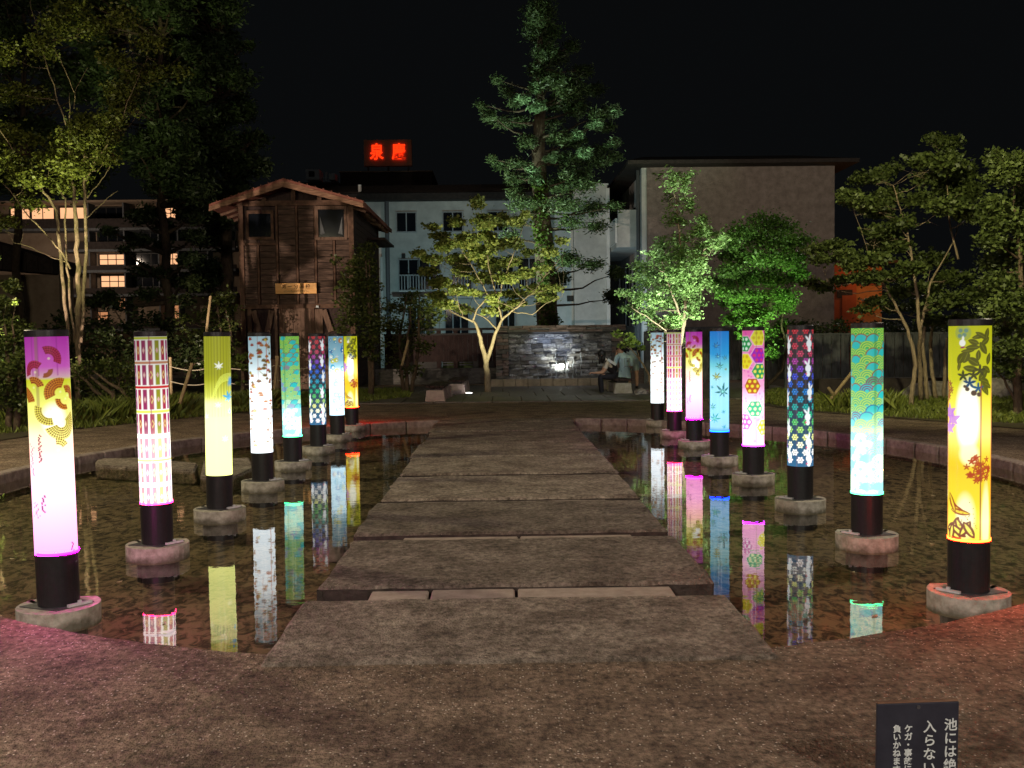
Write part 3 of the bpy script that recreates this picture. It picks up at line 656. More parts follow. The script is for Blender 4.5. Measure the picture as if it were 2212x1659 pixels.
def pr_twigs(p, seed=3):
    rg = np.random.default_rng(seed)
    p.grad([(.3, (.70, .80, .86)), (.8, (.70, .80, .86)), (1.1, (.80, .90, .92)), (1.3, (.50, .68, .74)), (1.53, (.36, .55, .62))])
    p.lay(sm(np.abs(p.S - .075) - .004, p.w), (.40, .05, .02)); p.lay(sm(np.abs(p.S + .02) - .003, p.w) * (p.Z > .8), (.28, .07, .05), .8)
    p.lay(sm(np.abs(p.S + .2) - .004, p.w), (.35, .08, .03))
    for k in range(14):
        x = rg.uniform(-.34, .34); z = rg.uniform(.75, 1.5); L = rg.uniform(.05, .1); a = rg.choice([.7, -.7, 2.4]); p.lay(p.line(x, z, x + L * cos(a), z + L * sin(a), .006), (.30, .25, .04))
    for k in range(150):
        x = rg.uniform(-.35, .35); z = LZ0 + .03 + 1.19 * rg.random() ** .8; c = [(.26, .03, .012), (.16, .06, .015), (.32, .11, .02), (.13, .08, .015)][k % 4]
        s_ = rg.uniform(.018, .028)
        p.lay(p.leaf(x, z, s_, s_ * .28, 0), c); p.lay(p.leaf(x - s_ * .4, z + s_ * .25, s_ * .6, s_ * .2, 2.2), c); p.lay(p.leaf(x + s_ * .4, z + s_ * .25, s_ * .6, s_ * .2, .9), c); p.lay(p.leaf(x, z + s_ * .4, s_ * .6, s_ * .2, pi / 2), c); p.K = p.K * (1 - .7 * p.leaf(x, z, s_, s_ * .28, 0) * (z > .8))
        if k % 9 == 0: p.lay(p.disc(x + .02, z, .014), (.55, .42, .03), .8)
    return [(1.53, .85), (1.35, .95), (1.15, 1.3), (1.0, 2.6), (.85, 6), (.3, 8)], (.72, .92, 1)
def pr_waves(p, green=False):
    p.grad([(.3, (.10, .62, .36)), (.72, (.12, .62, .42)), (.84, (.15, .70, .52)), (1.0, (.12, .62, .45)), (1.25, (.12, .60, .30)), (1.53, (.14, .55, .18))])
    W = .112; rh = .052; special = {}
    rg = np.random.default_rng(8 if green else 21)
    nrow = int((LZ1 - LZ0) / rh) + 3
    for r in range(nrow):                      # from the top down: lower rows overlap the upper ones
        z0 = LZ1 + .01 - r * rh
        tt = (LZ1 - z0) / (LZ1 - LZ0)
        for k in range(-4, 5):
            x = (k + (.5 if r % 2 else 0)) * W * .887 * .9
            if abs(x) > .42: continue
            d, a = p.polar(x, z0 - .055); inn = sm(d - .058, p.w) * (p.Z > z0 - .056 + 0 * d)
            kind = rg.random()
            base = (.03 + .1 * tt, .42, .07 + .42 * tt); lin = (.50, .72, .08) if tt < .62 else (.75, .95, .5)
            if tt > .33: base = (.02, .55, .55) if kind < .45 else base
            p.lay(inn, base)
            if kind < .28:
                p.lay(inn * sm(d - .052, p.w), (.02, .52, .50)); p.lay(p.ring(x, z0 - .055, .055, .007) * (p.Z > z0 - .05), (.30, .04, .02) if tt < .4 else (.02, .10, .30))
            elif .28 < kind < .42 and .25 < tt < .75:
                for q in (.052, .036, .020): p.lay(p.ring(x, z0 - .055, q, .0075) * inn, (.20, .015, .12) if green else (.40, .05, .35))
            else:
                for q in (.050, .034, .018): p.lay(p.ring(x, z0 - .055, q, .0075) * inn, lin, .95)
    p.lay(sm(np.abs(p.S - (.06 if green else -.075)) - .01, .006), (.02, .22, .06), .5)
    return ([(1.53, .95), (1.2, 1.05), (.98, 1.35), (.8, 2.6), (.68, 7), (.3, 8)] if green else [(1.53, .9), (1.1, 1.05), (.85, 1.3), (.66, 2.2), (.56, 6), (.3, 8)]), (.35, 1, .60)
def pr_flowers(p):
    p.grad([(.3, (.02, .10, .20)), (.7, (.015, .05, .08)), (1.0, (.02, .025, .03)), (1.53, (.045, .02, .03))])
    for x in (-.03, .05, .12, -.12): p.lay(sm(np.abs(p.S - x) - .003, .003), (.14, .10, .13), .6)
    stops = [(1.5, (.62, .03, .05)), (1.32, (.60, .05, .10)), (1.22, (.40, .05, .45)), (1.14, (.05, .05, .65)), (1.0, (.01, .16, .72)), (.88, (.01, .42, .55)), (.76, (.01, .50, .22)), (.66, (.15, .60, .10)), (.56, (.85, .88, .3)), (.45, (1, 1, .9)), (.3, (1, .8, .85))]
    zs = [a for a, _ in stops][::-1]; cv = [[b[i] for _, b in stops][::-1] for i in range(3)]
    r = 0; z = 1.515
    while z > .30:
        for k in range(-4, 5):
            x = k * .098 + (0 if r % 2 else .049); c = [np.interp(z, zs, cv[i]) for i in range(3)]
            if abs(x) > .36: continue
            d, a = p.polar(x, z); lim = .0262 + .0052 * np.cos(6 * a)
            p.lay(sm(d - lim, p.w), [min(1, q * 1.05) for q in c]); p.lay(sm(np.abs(d - .0125) - .0038, p.w), [q * .2 for q in c]); p.lay(p.disc(x, z, .005), [min(1, q * 1.4 + .1) for q in c])
        z -= .068; r += 1
    for k, (x, z, fl) in enumerate([(.084, 1.40, 1), (.074, 1.18, 1), (.092, .965, -1), (.070, .745, 1), (.078, .52, 1), (-.125, 1.38, -1), (-.115, 1.13, 1), (-.15, .90, -1), (-.125, .64, 1), (.082, .375, 1), (-.11, .40, 1)] +
                                [(s_ * .27, 1.3 - .27 * j, 1) for s_ in (-1, 1) for j in range(4)]):
        w = (.80, .86, .88); p.lay(p.ell(x, z, .030, .034, 0), w); p.lay(p.ell(x + .006 * fl, z + .056, .010, .032, -.15 * fl), w); p.lay(p.ell(x - .020 * fl, z + .046, .009, .028, .7 * fl), w)
        p.lay(p.ell(x, z - .050, .021, .024, 0), w); p.lay(p.disc(x - .02 * fl, z - .048, .008), (.7, .08, .15))
    p.K *= 0
    return [(1.53, .95), (1.2, 1.05), (.85, 1.1), (.7, 1.6), (.55, 2.3), (.3, 3.4)], (.7, .6, 1)
def pr_circles(p):
    rg = np.random.default_rng(5)
    p.grad([(.3, (.35, .62, .78)), (.95, (.40, .66, .78)), (1.15, (.25, .5, .6)), (1.53, (.16, .34, .45))])
    cols = [(.01, .16, .48), (.02, .40, .62), (.62, .62, .02), (.75, .9, .85), (.50, .18, .06), (.02, .25, .55)]
    for k in range(130):
        x = rg.uniform(-.36, .36); z = rg.uniform(.32, 1.53); r = rg.uniform(.018, .042); c = cols[rg.integers(0, 6)]; f = 1 if z > .95 else .6
        p.lay(p.disc(x, z, r), c, f); p.lay(p.ring(x, z, r * .75, .005), (.01, .08, .2) if c[2] > .1 else (.3, .25, .02), f); p.lay(p.disc(x + r * .25, z - r * .1, r * .42), (.9, 1, .85), f)
        p.lay(p.ring(x + r * .25, z - r * .1, r * .45, .004), (.03, .15, .2), f * .8)
    return [(1.53, .9), (1.15, 1.1), (1.05, 2), (.95, 5), (.3, 8)], (.55, .82, 1)
def pr_floral(p, small=False):
    rg = np.random.default_rng(9)
    p.grad([(.3, (.9, .78, .06)), (.5, (.85, .68, .03)), (.75, (.85, .58, .02)), (.95, (.95, .74, .10)), (1.2, (.66, .66, .01)), (1.53, (.58, .60, .005))])
    # warm red flanks of the print
    p.lay(sm(-(np.abs(p.S) - .150), .03) * sm(p.Z - 1.2, .2), (.75, .10, .02), .85)
    p.lay(sm(np.hypot((p.S + .01) / .065, (p.Z - 1.02) / .20) - 1, .35), (1, 1, .78)); p.lay(sm(np.hypot((p.S + .0) / .05, (p.Z - .80) / .06) - 1, .5), (1, .98, .5))
    p.lay(sm(np.hypot((p.S + .02) / .05, (p.Z - .45) / .12) - 1, .5), (1, 1, .6), .8); p.lay(sm(np.hypot((p.S - .1) / .03, (p.Z - .42) / .2) - 1, .5), (1, 1, .6), .7)
    k = (.10, .10, .004)
    for x, z, a, b, r in [(.045, 1.465, .030, .009, .2), (.065, 1.47, .035, .010, -.5), (.02, 1.435, .026, .011, -.35), (.015, 1.405, .032, .011, .05), (-.012, 1.385, .030, .008, .1), (-.045, 1.345, .032, .016, 1.0), (-.02, 1.35, .03, .014, 1.2),
                          (-.058, 1.30, .024, .007, 1.4), (.045, 1.36, .026, .010, 1.5), (.075, 1.40, .034, .014, -1.0), (.09, 1.44, .03, .012, .6), (.02, 1.325, .032, .015, -.6), (.005, 1.285, .034, .013, -.2), (.075, 1.25, .036, .015, .9), (.10, 1.28, .03, .012, -.5),
                          (.085, 1.215, .03, .012, -.3), (.09, 1.17, .036, .013, -1.0), (.075, 1.18, .03, .01, -1.2), (.11, 1.19, .03, .010, -.4), (.115, 1.34, .03, .013, 1.2), (.10, 1.48, .03, .012, 1.3)]:
        p.lay(p.leaf(x, z, a, b, r), k); p.lay(p.line(x - a * .8 * cos(r), z - a * .8 * sin(r), x + a * .8 * cos(r), z + a * .8 * sin(r), .002), (.35, .35, .01), .7)
    for x, z, r, c in [(-.035, 1.245, .032, (.05, .06, .01)), (.02, 1.25, .030, (.06, .06, .01)), (.055, 1.275, .034, (.06, .06, .01)), (0, 1.205, .034, (.01, .06, .14)), (.045, 1.175, .032, (.01, .08, .18)), (-.16, 1.15, .03, k)]:
        p.lay(p.star(x, z, r, n=5, inner=.28, sharp=1.1, cut=False), c)
    for x, z, r in [(-.025, 1.185, .009), (-.012, 1.17, .012), (.022, 1.148, .016), (.05, 1.14, .013)]: p.lay(p.disc(x, z, r), (.08, .05, .03))
    p.lay(p.disc(-.038, 1.487, .045), (.30, .40, .10), .6)
    for x, z in [(-.05, 1.50), (-.03, 1.475), (-.02, 1.50), (-.055, 1.47)]: p.lay(p.disc(x, z, .012), (.12, .26, .26), .8)
    p.lay(p.ell(-.04, 1.43, .017, .019, 0), (1, 1, .9)); p.lay(p.ell(-.036, 1.455, .006, .014, 0), (1, 1, .9)); p.lay(p.ell(-.038, 1.405, .014, .005, .2), (.35, .03, .12))
    for (bx, bz, br, cc) in [(.052, .72, .074, (.42, .05, .01)), (-.16, 1.16, .055, (.30, .10, .02)), (.30, .9, .06, (.4, .05, .01)), (-.28, .6, .06, (.4, .05, .01)), (.28, 1.35, .06, (.1, .1, .01))]:
        for j in range(34):
            a = rg.uniform(0, 2 * pi); q = br * rg.random() ** .5; p.lay(p.star(bx + q * cos(a), bz + q * sin(a), .020, n=5, inner=.3, sharp=1.2, cut=False), cc, .9)
        p.K = p.K * (1 - .9 * p.disc(bx, bz, br))
    for x, z in [(-.13, 1.03), (-.13, .94), (-.10, .99)]: p.lay(p.star(x, z, .045, n=6, inner=.5), (.42, .12, .62), .85)
    for x, z, r in [(-.085, .50, 2.4), (-.065, .485, 2.7), (-.05, .47, 3.0), (-.10, .52, 2.0)]: p.lay(p.leaf(x, z, .05, .012, r), (.30, .05, .005)); p.lay(p.leaf(x, z, .045, .005, r), (.8, .6, .03))
    for x, z, r in [(-.10, .38, .4), (-.075, .39, 1.2), (-.05, .385, 2.0), (-.06, .36, -.6), (-.02, .375, 1.0), (.0, .37, -1.0), (-.09, .34, -.4), (-.105, .345, 1.4)]: p.lay(p.leaf(x, z, .046, .016, r), (.16, .03, .005)); p.lay(p.leaf(x, z, .034, .006, r), (.9, .8, .1))
    for j in range(46): p.lay(p.disc(-.02 + rg.normal() * .035, .42 + rg.normal() * .04, .0028), (.25, .10, .01))
    p.lay(sm(np.abs(p.S - .062) - .0045, .003) * (p.Z < 1.2), (.28, .06, .02), .85)
    p.lay(sm(np.abs(p.S + .24) - .004, .003), (.28, .06, .02), .7); p.lay(sm(p.Z - .312, .012), (.9, .04, .01), .9)
    return [(1.53, .95), (1.22, 1.05), (1.12, 1.6), (.9, 2.1), (.72, 1.25), (.55, 1.4), (.42, 1.9), (.3, 1.6)], (1, .45, .2)
def pr_hexes(p):
    p.grad([(.3, (.80, .22, .52)), (.6, (.80, .25, .52)), (.85, (.85, .40, .62)), (1.53, (.80, .10, .38))])
    rg = np.random.default_rng(2)
    for k in range(240): p.lay(p.disc(rg.uniform(-.36, .36), rg.uniform(.35, 1.52), .011), (.62, .03, .42), .6)
    def hexm(x, z, r, w=0):
        dx, dz = np.abs(p.S - x), np.abs(p.Z - z); return sm(np.maximum(dz, dx * .866 + dz * .5) - r * .866 + w, p.w)
    hx = [(.06, 1.45, (.72, .70, .03), (.55, .40, .02)), (-.105, 1.385, (.01, .28, .07), (.7, .9, .75)), (.065, 1.265, (.32, .01, .45), (.72, .02, .16)), (-.10, 1.20, (.75, .66, .01), (.60, .36, .01)), (.075, 1.095, (.01, .30, .08), (.85, .8, .1)),
          (-.01, .94, (.42, .08, .01), (.80, .72, .03)), (.02, .70, (.01, .42, .20), (.9, .95, .5)), (-.10, .56, (.60, .08, .40), (1, .9, .95)), (.25, 1.4, (.72, .7, .03), (.55, .4, .02)), (-.27, 1.3, (.32, .01, .45), (.72, .02, .16)), (.25, .95, (.01, .3, .08), (.8, .8, .1)), (-.26, .9, (.6, .08, .4), (1, .9, .9)), (.13, .50, (.75, .66, .01), (.9, .9, .5))]
    for x, z, c, dc in hx:
        h = hexm(x, z, .092); p.lay(hexm(x, z, .100), (.85, .62, .75), .7); p.lay(h, c); p.K = p.K * (1 - .85 * h)
        for i in range(-3, 4):
            for j in range(-3, 4):
                px_, pz_ = x + i * .056 + (.028 if j % 2 else 0), z + j * .050; p.lay(p.disc(px_, pz_, .0165) * h, dc, .9)
    p.lay(sm(np.abs(p.S - .03) - .004, .003), (.25, .10, .05), .5)
    return [(1.53, .95), (1.1, 1.15), (.95, 1.4), (.8, 2.6), (.6, 5), (.3, 8)], (1, .45, .78)
def pr_blue(p):
    p.grad([(.3, (.03, .36, .85)), (.55, (.10, .55, .85)), (.95, (.40, .85, .85)), (1.12, (.20, .75, .80)), (1.25, (.02, .38, .75)), (1.53, (.005, .20, .62))])
    for k in range(-22, 23):
        p.lay(sm(np.abs(p.S - k * .016) - .0025, .003) * 1.0, (.005, .10, .42), .5)
    rg = np.random.default_rng(14)
    L = [(-.04, 1.345, .042, (.005, .08, .25)), (-.02, 1.22, .034, (.005, .10, .22)), (.07, 1.2, .034, (.005, .10, .22)), (0, 1.10, .044, (.02, .16, .12)), (-.035, .97, .052, (.18, .18, .01)), (.04, .79, .085, (.005, .13, .14)), (.05, .545, .026, (.01, .25, .3)), (-.09, .60, .045, (.01, .22, .2)), (-.06, .46, .065, (.005, .30, .28)), (.06, .36, .03, (.01, .3, .35)), (.085, 1.06, .02, (.2, .2, .02)), (-.10, .84, .026, (.01, .25, .3))]
    L += [(s_ * rg.uniform(.19, .33), rg.uniform(.4, 1.45), rg.uniform(.03, .06), (.005, .12, .18)) for s_ in (-1, 1) for _ in range(9)]
    for x, z, r, c in L:
        rt = rg.uniform(1.2, 1.9); p.lay(p.star(x, z, r, rot=rt, inner=.22), c); p.K = p.K * (1 - .85 * p.star(x, z, r, rot=rt, inner=.22))
        if r > .03: p.lay(p.star(x, z, r * .42, rot=rt, inner=.16, sharp=2.2), (.25, .75, .7) if c[0] < .1 else (.6, .6, .1), .9); 
    p.lay(sm(np.abs(p.S - .005) - .003, .003) * (p.Z > 1.1), (.005, .1, .35), .6)
    p.lay(sm(np.abs(np.abs(p.S) - .165) - .012, .012) * sm(p.Z - .9, .2), (.02, .40, .95), .9); p.lay(sm(p.Z - .31, .015), (.02, .3, .95), .9)
    return [(1.53, 1.15), (1.25, 1.1), (1.1, 1.15), (.95, 1.7), (.7, 2.2), (.5, 2.5), (.36, 2.6), (.3, 1.6)], (.28, .75, 1)

LANTERNS = [  # x, y, print, label
    (-2.53, 5.79, lambda p: pr_fans(p), "nearest left lantern column, magenta above yellow with folding fans, blown white below"),
    (-2.54, 7.51, lambda p: pr_bands(p), "second lantern column on the left, rows of red and olive bars with diamonds"),
    (-2.50, 9.05, lambda p: pr_stream(p), "olive yellow lantern column with a maple leaf and curved stream lines"),
    (-2.52, 10.80, lambda p: pr_twigs(p), "left lantern column with brown bamboo twigs on pale blue white"),
    (-2.54, 12.50, lambda p: pr_waves(p), "narrow green wave scale lantern column in the left row, fifth from front"),
    (-2.53, 14.20, lambda p: pr_flowers(p), "left row lantern column of rainbow flower rings and rabbits on black"),
    (-2.53, 15.90, lambda p: pr_circles(p), "lantern column of overlapping blue and yellow bubbles in the left row"),
    (-2.55, 17.62, lambda p: pr_floral(p), "farthest left lantern column, yellow with red lit edges near walkway end"),
    (2.70, 5.79, lambda p: pr_floral(p), "nearest right lantern column, yellow with black leaves and red ball blossom"),
    (2.73, 7.50, lambda p: pr_waves(p, True), "right row lantern column with green and turquoise wave scales, white below"),
    (2.72, 9.14, lambda p: pr_flowers(p), "right row lantern column with rainbow flowers and white rabbits on black"),
    (2.71, 10.80, lambda p: pr_hexes(p), "lantern column of pink, yellow and green dotted hexagon patches"),
    (2.70, 12.42, lambda p: pr_blue(p), "blue lantern column with dark outlined maple leaves on the right"),
    (2.75, 14.30, lambda p: pr_fans(p), "right row magenta topped lantern column with orange fans, third from back"),
    (2.73, 15.80, lambda p: pr_bands(p, True), "right row pink banded lantern column with white lower half"),
    (2.77, 17.75, lambda p: pr_twigs(p, 4), "farthest right lantern column, brown twigs on white near the seated people"),
]
def film_mesh(fn, Y):
    k = 5.79 / Y; cols = int(max(60, 190 * k)); rows = int(max(150, 450 * k))
    p = Print(rows, cols); p.w = 0.0034 / max(k, .45) * 1.0
    prof, tint = fn(p)
    zs = [a for a, _ in prof][::-1]; iv = [b for _, b in prof][::-1]
    I = np.interp(p.Z, zs, iv)[..., None]
    w = np.clip((I - 1.45) / 1.7, 0, 1); w = w * w * (3 - 2 * w) * p.K[..., None]      # bare lamp shining through the film
    I = .74 * np.where(I > 1.3, 1.3 * (I / 1.3) ** 0.36, I) * np.interp(p.Z, [1.1, 1.5], [.95, .80])[..., None]
    C = (p.C * I + w * .36 * np.array((1.0, 1.0, .93)))[:, :cols]
    th = np.linspace(-pi, pi, cols + 1)[:-1] - pi / 2      # s=0 faces the camera side (-Y)
    z = np.linspace(LZ0, LZ1, rows)
    V = np.zeros((rows, cols, 3)); V[..., 0] = np.cos(th) * LR; V[..., 1] = np.sin(th) * LR; V[..., 2] = z[:, None]
    idx = np.arange(rows * cols).reshape(rows, cols); nx = np.roll(idx, -1, 1)
    Fc = np.stack([idx[:-1], nx[:-1], nx[1:], idx[1:]], -1).reshape(-1, 4)
    me = bpy.data.meshes.new("film"); nf = len(Fc)
    me.vertices.add(rows * cols); me.vertices.foreach_set("co", V.astype(np.float32).ravel())
    me.loops.add(nf * 4); me.loops.foreach_set("vertex_index", Fc.astype(np.int32).ravel())
    me.polygons.add(nf); me.polygons.foreach_set("loop_start", np.arange(0, nf * 4, 4, dtype=np.int32))
    me.polygons.foreach_set("use_smooth", np.ones(nf, bool))
    me.update(calc_edges=True)
    ca = me.color_attributes.new("print", 'FLOAT_COLOR', 'POINT')
    rgba = np.ones((rows * cols, 4), np.float32); rgba[:, :3] = np.clip(C, 0, 12).reshape(-1, 3)
    ca.data.foreach_set("color", rgba.ravel()); me.materials.append(M['film'])
    return me
# shared parts
_b = MB(); _b.lathe([(LR + .001, LZ1), (LR + .003, LZ1), (LR + .003, LZ1 + .036), (LR - .004, LZ1 + .040)], seg=40, capb=True)
cap_me = _b.build("cap", M['black']).data
_b = MB(); _b.lathe([(LR, 0.006), (LR, LZ0 - .012), (LR + .003, LZ0 - .012), (LR + .003, LZ0)], seg=40); tube_me = _b.build("foot_tube", M['black']).data
_b = MB()
R0 = .225; poly = [(R0 * cos(radians(a)), R0 * sin(radians(a))) for a in range(150, 391, 12)]
poly = [(-.205, .10)] + [q for q in poly] + [(.16, .165), (-.12, .175)]
_b.prism(poly, -.118, 0.0); block_me = _b.build("base_block", M['concrete'], bevel=.008).data
_b = MB(); _b.prism([(-.19, -.075), (.07, -.165), (.185, .045), (-.05, .15)], 0.0005, .006); plate_me = _b.build("base_plate", M['plate'], bevel=.0).data
_b = MB(); _b.box(-.012, .012, -.07, .07, .006, .02); _b.box(-.006, .006, -.01, .01, .02, .034); br_me = _b.build("bracket", M['bracket']).data
_b = MB(); _b.lathe([(.15, -.27), (.15, -.118)], seg=20); foot_me = _b.build("block_foot", M['black']).data
for nm in ("block_foot", "cap", "foot_tube", "base_block", "base_plate", "bracket"): bpy.data.objects.remove(bpy.data.objects[nm])
lab_kind = ['fan', 'band', '', '', 'wave', '', '', 'floral', 'floral', 'wave', '', 'hex', 'blue', 'fan', 'band', '']
RING = {'fan': ((1, .0002, .5), 480), 'band': ((1, .01, .12), 24), 'wave': ((.05, 1, .30), 8), 'floral': ((1, .0022, .0003), 480), 'hex': ((.6, .01, 1), 26), 'blue': ((.001, .02, 1), 45)}
for i, (x, y, fn, lab) in enumerate(LANTERNS):
    e = empty("lantern_column", (x, y, 0), lab, "lantern", "lit lantern columns standing in the pond")
    for nm, me in (("printed_film", film_mesh(fn, y)), ("cap", cap_me), ("foot_tube", tube_me), ("base_block", block_me), ("block_foot", foot_me), ("base_plate", plate_me), ("bracket", br_me)):
        o = bpy.data.objects.new(nm, me); link(o, e)
        lf = i < 8
        if nm in ("base_block", "base_plate"):
            o.rotation_euler = (0, 0, radians(random.uniform(-6, 6)))
            if not lf: o.scale = (-1, 1, 1)
        if nm == "bracket": o.location = ((.14 if lf else -.14), -.05, 0); o.rotation_euler = (0, 0, radians(-38 if lf else 38))
    rc = RING.get(lab_kind[i])
    if rc:
        b = MB(); b.lathe([(LR + .0035, .301), (LR + .0035, .313)], seg=40, capb=False, capt=False); o = b.build("led_ring", emis_mat("led_ring_light", rc[0], rc[1]), e)
    lean = [(-1.2, 0), (-.6, 0), (.9, 0), (-.3, 0), (-1.0, 0), (.4, 0), (0, 0), (-.1, 0), (-.3, 0), (-.2, 0), (-.1, 0), (0, 0), (.1, 0), (.1, 0), (0, 0), (0, 0)][i]
    for c in e.children:
        if c.name.split('.')[0] in ("printed_film", "cap", "foot_tube"): c.rotation_euler = (0, radians(lean[0] * .55), math.atan2(-x, y))
# ------------------------------------------------------------------ wooden tower
def tower():
    Y = 30.0; D = 6.2
    X = lambda x, y=560: P(x, y, Y)[0]
    Z = lambda y, x=640: P(x, y, Y)[2]
    x0, x1 = X(517), X(765)
    t = empty("timber_tower", ((x0 + x1) / 2, Y, 0), "dark timber tower with red edged gable roof and a lit name board", "tower")
    ox, oy = (x0 + x1) / 2, Y
    def B(name, a, b, c, d, e, f, m, parent=t, bevel=0, jit=0):
        return boxo(name, a - ox, b - ox, c - oy, d - oy, e, f, m, parent, bevel, jit)
    ztop = Z(441); zrail = Z(661)
    B("wall", x0 + .08, x1 - .08, Y + .12, Y + D, 0, ztop, M['darkwood'])
    # corner posts and rails
    for x in (x0, x1 - .14): B("post", x, x + .14, Y - .03, Y + .12, 0, ztop + .02, M['beam'])
    B("post", x1 - .14, x1 + .01, Y + D - .12, Y + D + .02, 0, ztop, M['beam'])
    bat = [517, 558, 599, 642, 682, 722, 765]
    # horizontal boards between the battens
    for i in range(6):
        a, b = X(bat[i]) + .05, X(bat[i + 1]) - .05
        if i == 0: a += .09
        if i == 5: b -= .09
        z = zrail + .03
        while z < ztop - .1:
            h = .175; zz = min(z + h, ztop)
            wl = i in (0, 1) and z > Z(524) - .02 and z < ztop
            wr = i in (4, 5) and Z(510) - .1 < z < Z(452)
            if not (wl or wr):
                B("plank", a, b, Y + .05 - random.uniform(0, .02), Y + .118, z + .008, zz - .006, M['wood'], jit=.002)
            z += h
        if i: B("batten", X(bat[i]) - .03, X(bat[i]) + .03, Y, Y + .118, zrail + .06, {1: Z(528), 5: Z(520)}.get(i, ztop - .02), M['beam'])
    B("rail", x0 + .14, x1 - .14, Y - .045, Y + .05, zrail - .07, zrail + .05, M['beam'])
    B("rail", x0 + .14, X(599), Y - .04, Y + .05, Z(529), Z(524), M['beam'])
    B("rail", x0 - .1, x1 + .1, Y - .07, Y + .05, ztop - .05, ztop + .10, M['beam'])
    # windows
    for (a, b, c, d, tri) in ((536, 590, 458, 512, False), (686, 748, 450, 514, True)):
        w = B("window", X(a), X(b), Y + .02, Y + .10, Z(d), Z(c), M['glass'])
        for q in ((a - 3, a + 3, c - 4, d + 5), (b - 3, b + 3, c - 4, d + 5), (a + 3.2, b - 3.2, c - 4, c + 3), (a + 3.2, b - 3.2, d - 1, d + 5)):
            boxo("frame", X(q[0]) - ox, X(q[1]) - ox, Y - .03 - oy, Y + .03 - oy, Z(q[3]), Z(q[2]), M['woodv'] if tri else M['beam'], w)
        if tri:
            for s_, (u0, u1, u2) in ((1, (693, 703, 693)), (-1, (741, 732, 741))):
                mb = MB(); pts = [(X(u0) - ox, Z(468)), (X(u1) - ox, Z(505)), (X(u2) - ox, Z(508))]
                if s_ < 0: pts = pts[::-1]
                mb.v = [(p[0], Y - .01 - oy, p[1]) for p in pts] + [(p[0], Y + .019 - oy, p[1]) for p in pts]
                mb.f = [(0, 2, 1), (3, 4, 5), (0, 1, 4, 3), (1, 2, 5, 4), (2, 0, 3, 5)]; mb.build("curtain_fold", M['greyboard'], w)
    B("post", X(752), X(757), Y - .02, Y + .12, Z(515), Z(448), M['woodv'])
    # lower storey: door, braces, dark openings
    d = B("door", X(606), X(672), Y + .03, Y + .11, 0, Z(666), M['woodv'])
    for k in range(8):
        a = X(606 + k * 8.25); boxo("plank", a + .006 - ox, a + X(8.25 + 606) - X(606) - .006 - ox, Y + .01 - oy, Y + .03 - oy, .02, Z(672), M['woodv'], d)
    for q in (604, 673): B("post", X(q) - .05, X(q) + .05, Y - .02, Y + .11, 0, zrail - .07, M['beam'])
    B("panel", X(676), X(694), Y + .03, Y + .11, 0, Z(668), M['woodv'])
    for a, b in ((545, 557), (584, 574), (697, 712)):
        mb = MB(); mb.bar((X(a) - ox, .03, Z(670)), (X(b) - ox, .03, Z(717)), .16, .08); mb.build("brace", M['woodv'], t)
    for a, b in ((532, 540), (590, 596)): B("post", X(a), X(b), Y, Y + .1, 0, zrail - .07, M['woodv'])
    B("skirting_board", x0 + .14, X(600), Y + .02, Y + .1, 0, .9, M['woodv']); B("skirting_board", X(676), x1 - .14, Y + .02, Y + .1, 0, .9, M['woodv'])
    # side wall boards
    z = .1
    while z < ztop - .1:
        B("side_plank", x1 - .08, x1 - .02, Y + .13, Y + D - .12, z, z + .17, M['darkwood']); z += .18
    # gable with struts
    zr = Z(397); ze = Z(447); xr = X(627); xl = X(470); xR = X(794)
    mb = MB(); g = [(x0, ztop + .05), (x1, ztop + .05), (xr, zr - .12)]
    mb.v = [(a - ox, .25, b) for a, b in g] + [(a - ox, D - .1, b) for a, b in g]; mb.f = [(0, 1, 2), (5, 4, 3), (0, 3, 4, 1), (1, 4, 5, 2), (2, 5, 3, 0)]
    mb.build("gable", M['darkwood'], t)
    for a, za in ((577, 425), (637, 400), (693, 420)):
        mb = MB(); mb.bar((X(a) - ox, .0, ztop + .1), (X(a - 6 if a < 600 else a) - ox, .0, Z(za) - .05), .12, .12); mb.build("strut", M['beam'], t)
    # roof: two slopes with thickness, sheathing and fascia
    for (xa, za, name) in ((xl, Z(450), "roof_slope"), (xR, Z(446), "roof_slope")):
        s_ = -1 if xa < xr else 1
        yf, yb = -.75, D + .9
        pts = [(xr - ox, yf, zr), (xa - ox, yf, za), (xa - ox, yb, za), (xr - ox, yb, zr)]
        if s_ > 0: pts = pts[::-1]
        mb = MB(); mb.hexa([(p[0], p[1], p[2] - .08) for p in pts] + [(p[0], p[1], p[2] + .05) for p in pts])
        r = mb.build("roof_slope", M['redtile'], t)
        mb = MB(); mb.hexa([(xr - ox, yf - .03, zr - .20), (xa - ox, yf - .03, za - .15), (xa - ox, yf + .03, za - .15), (xr - ox, yf + .03, zr - .20)] +
                           [(xr - ox, yf - .03, zr - .03), (xa - ox, yf - .03, za - .03), (xa - ox, yf + .03, za - .03), (xr - ox, yf + .03, zr - .03)])
        if s_ < 0: mb.f = [f[::-1] for f in mb.f]
        mb.build("fascia_board", M['fascia'], t)
        for k in range(9):
            yy = .3 + k * .75
            mb = MB(); mb.bar((xr - ox, yy, zr - .16), (xa - ox - s_ * .05, yy, za - .14), .07, .09); mb.build("rafter", M['beam'], t)
        for k in range(1, 10):
            f = k / 10; mb = MB(); mb.bar(((xr - ox) * (1 - f) + (xa - ox) * f, yf, zr * (1 - f) + za * f + .06), ((xr - ox) * (1 - f) + (xa - ox) * f, yb, zr * (1 - f) + za * f + .06), .03, .04)
            mb.build("roof_batten", M['redtile'], t)
    B("side_canopy", x1 - .02, x1 + .55, Y + 3.2, Y + D, Z(497), Z(497) + .07, M['darkwood'])
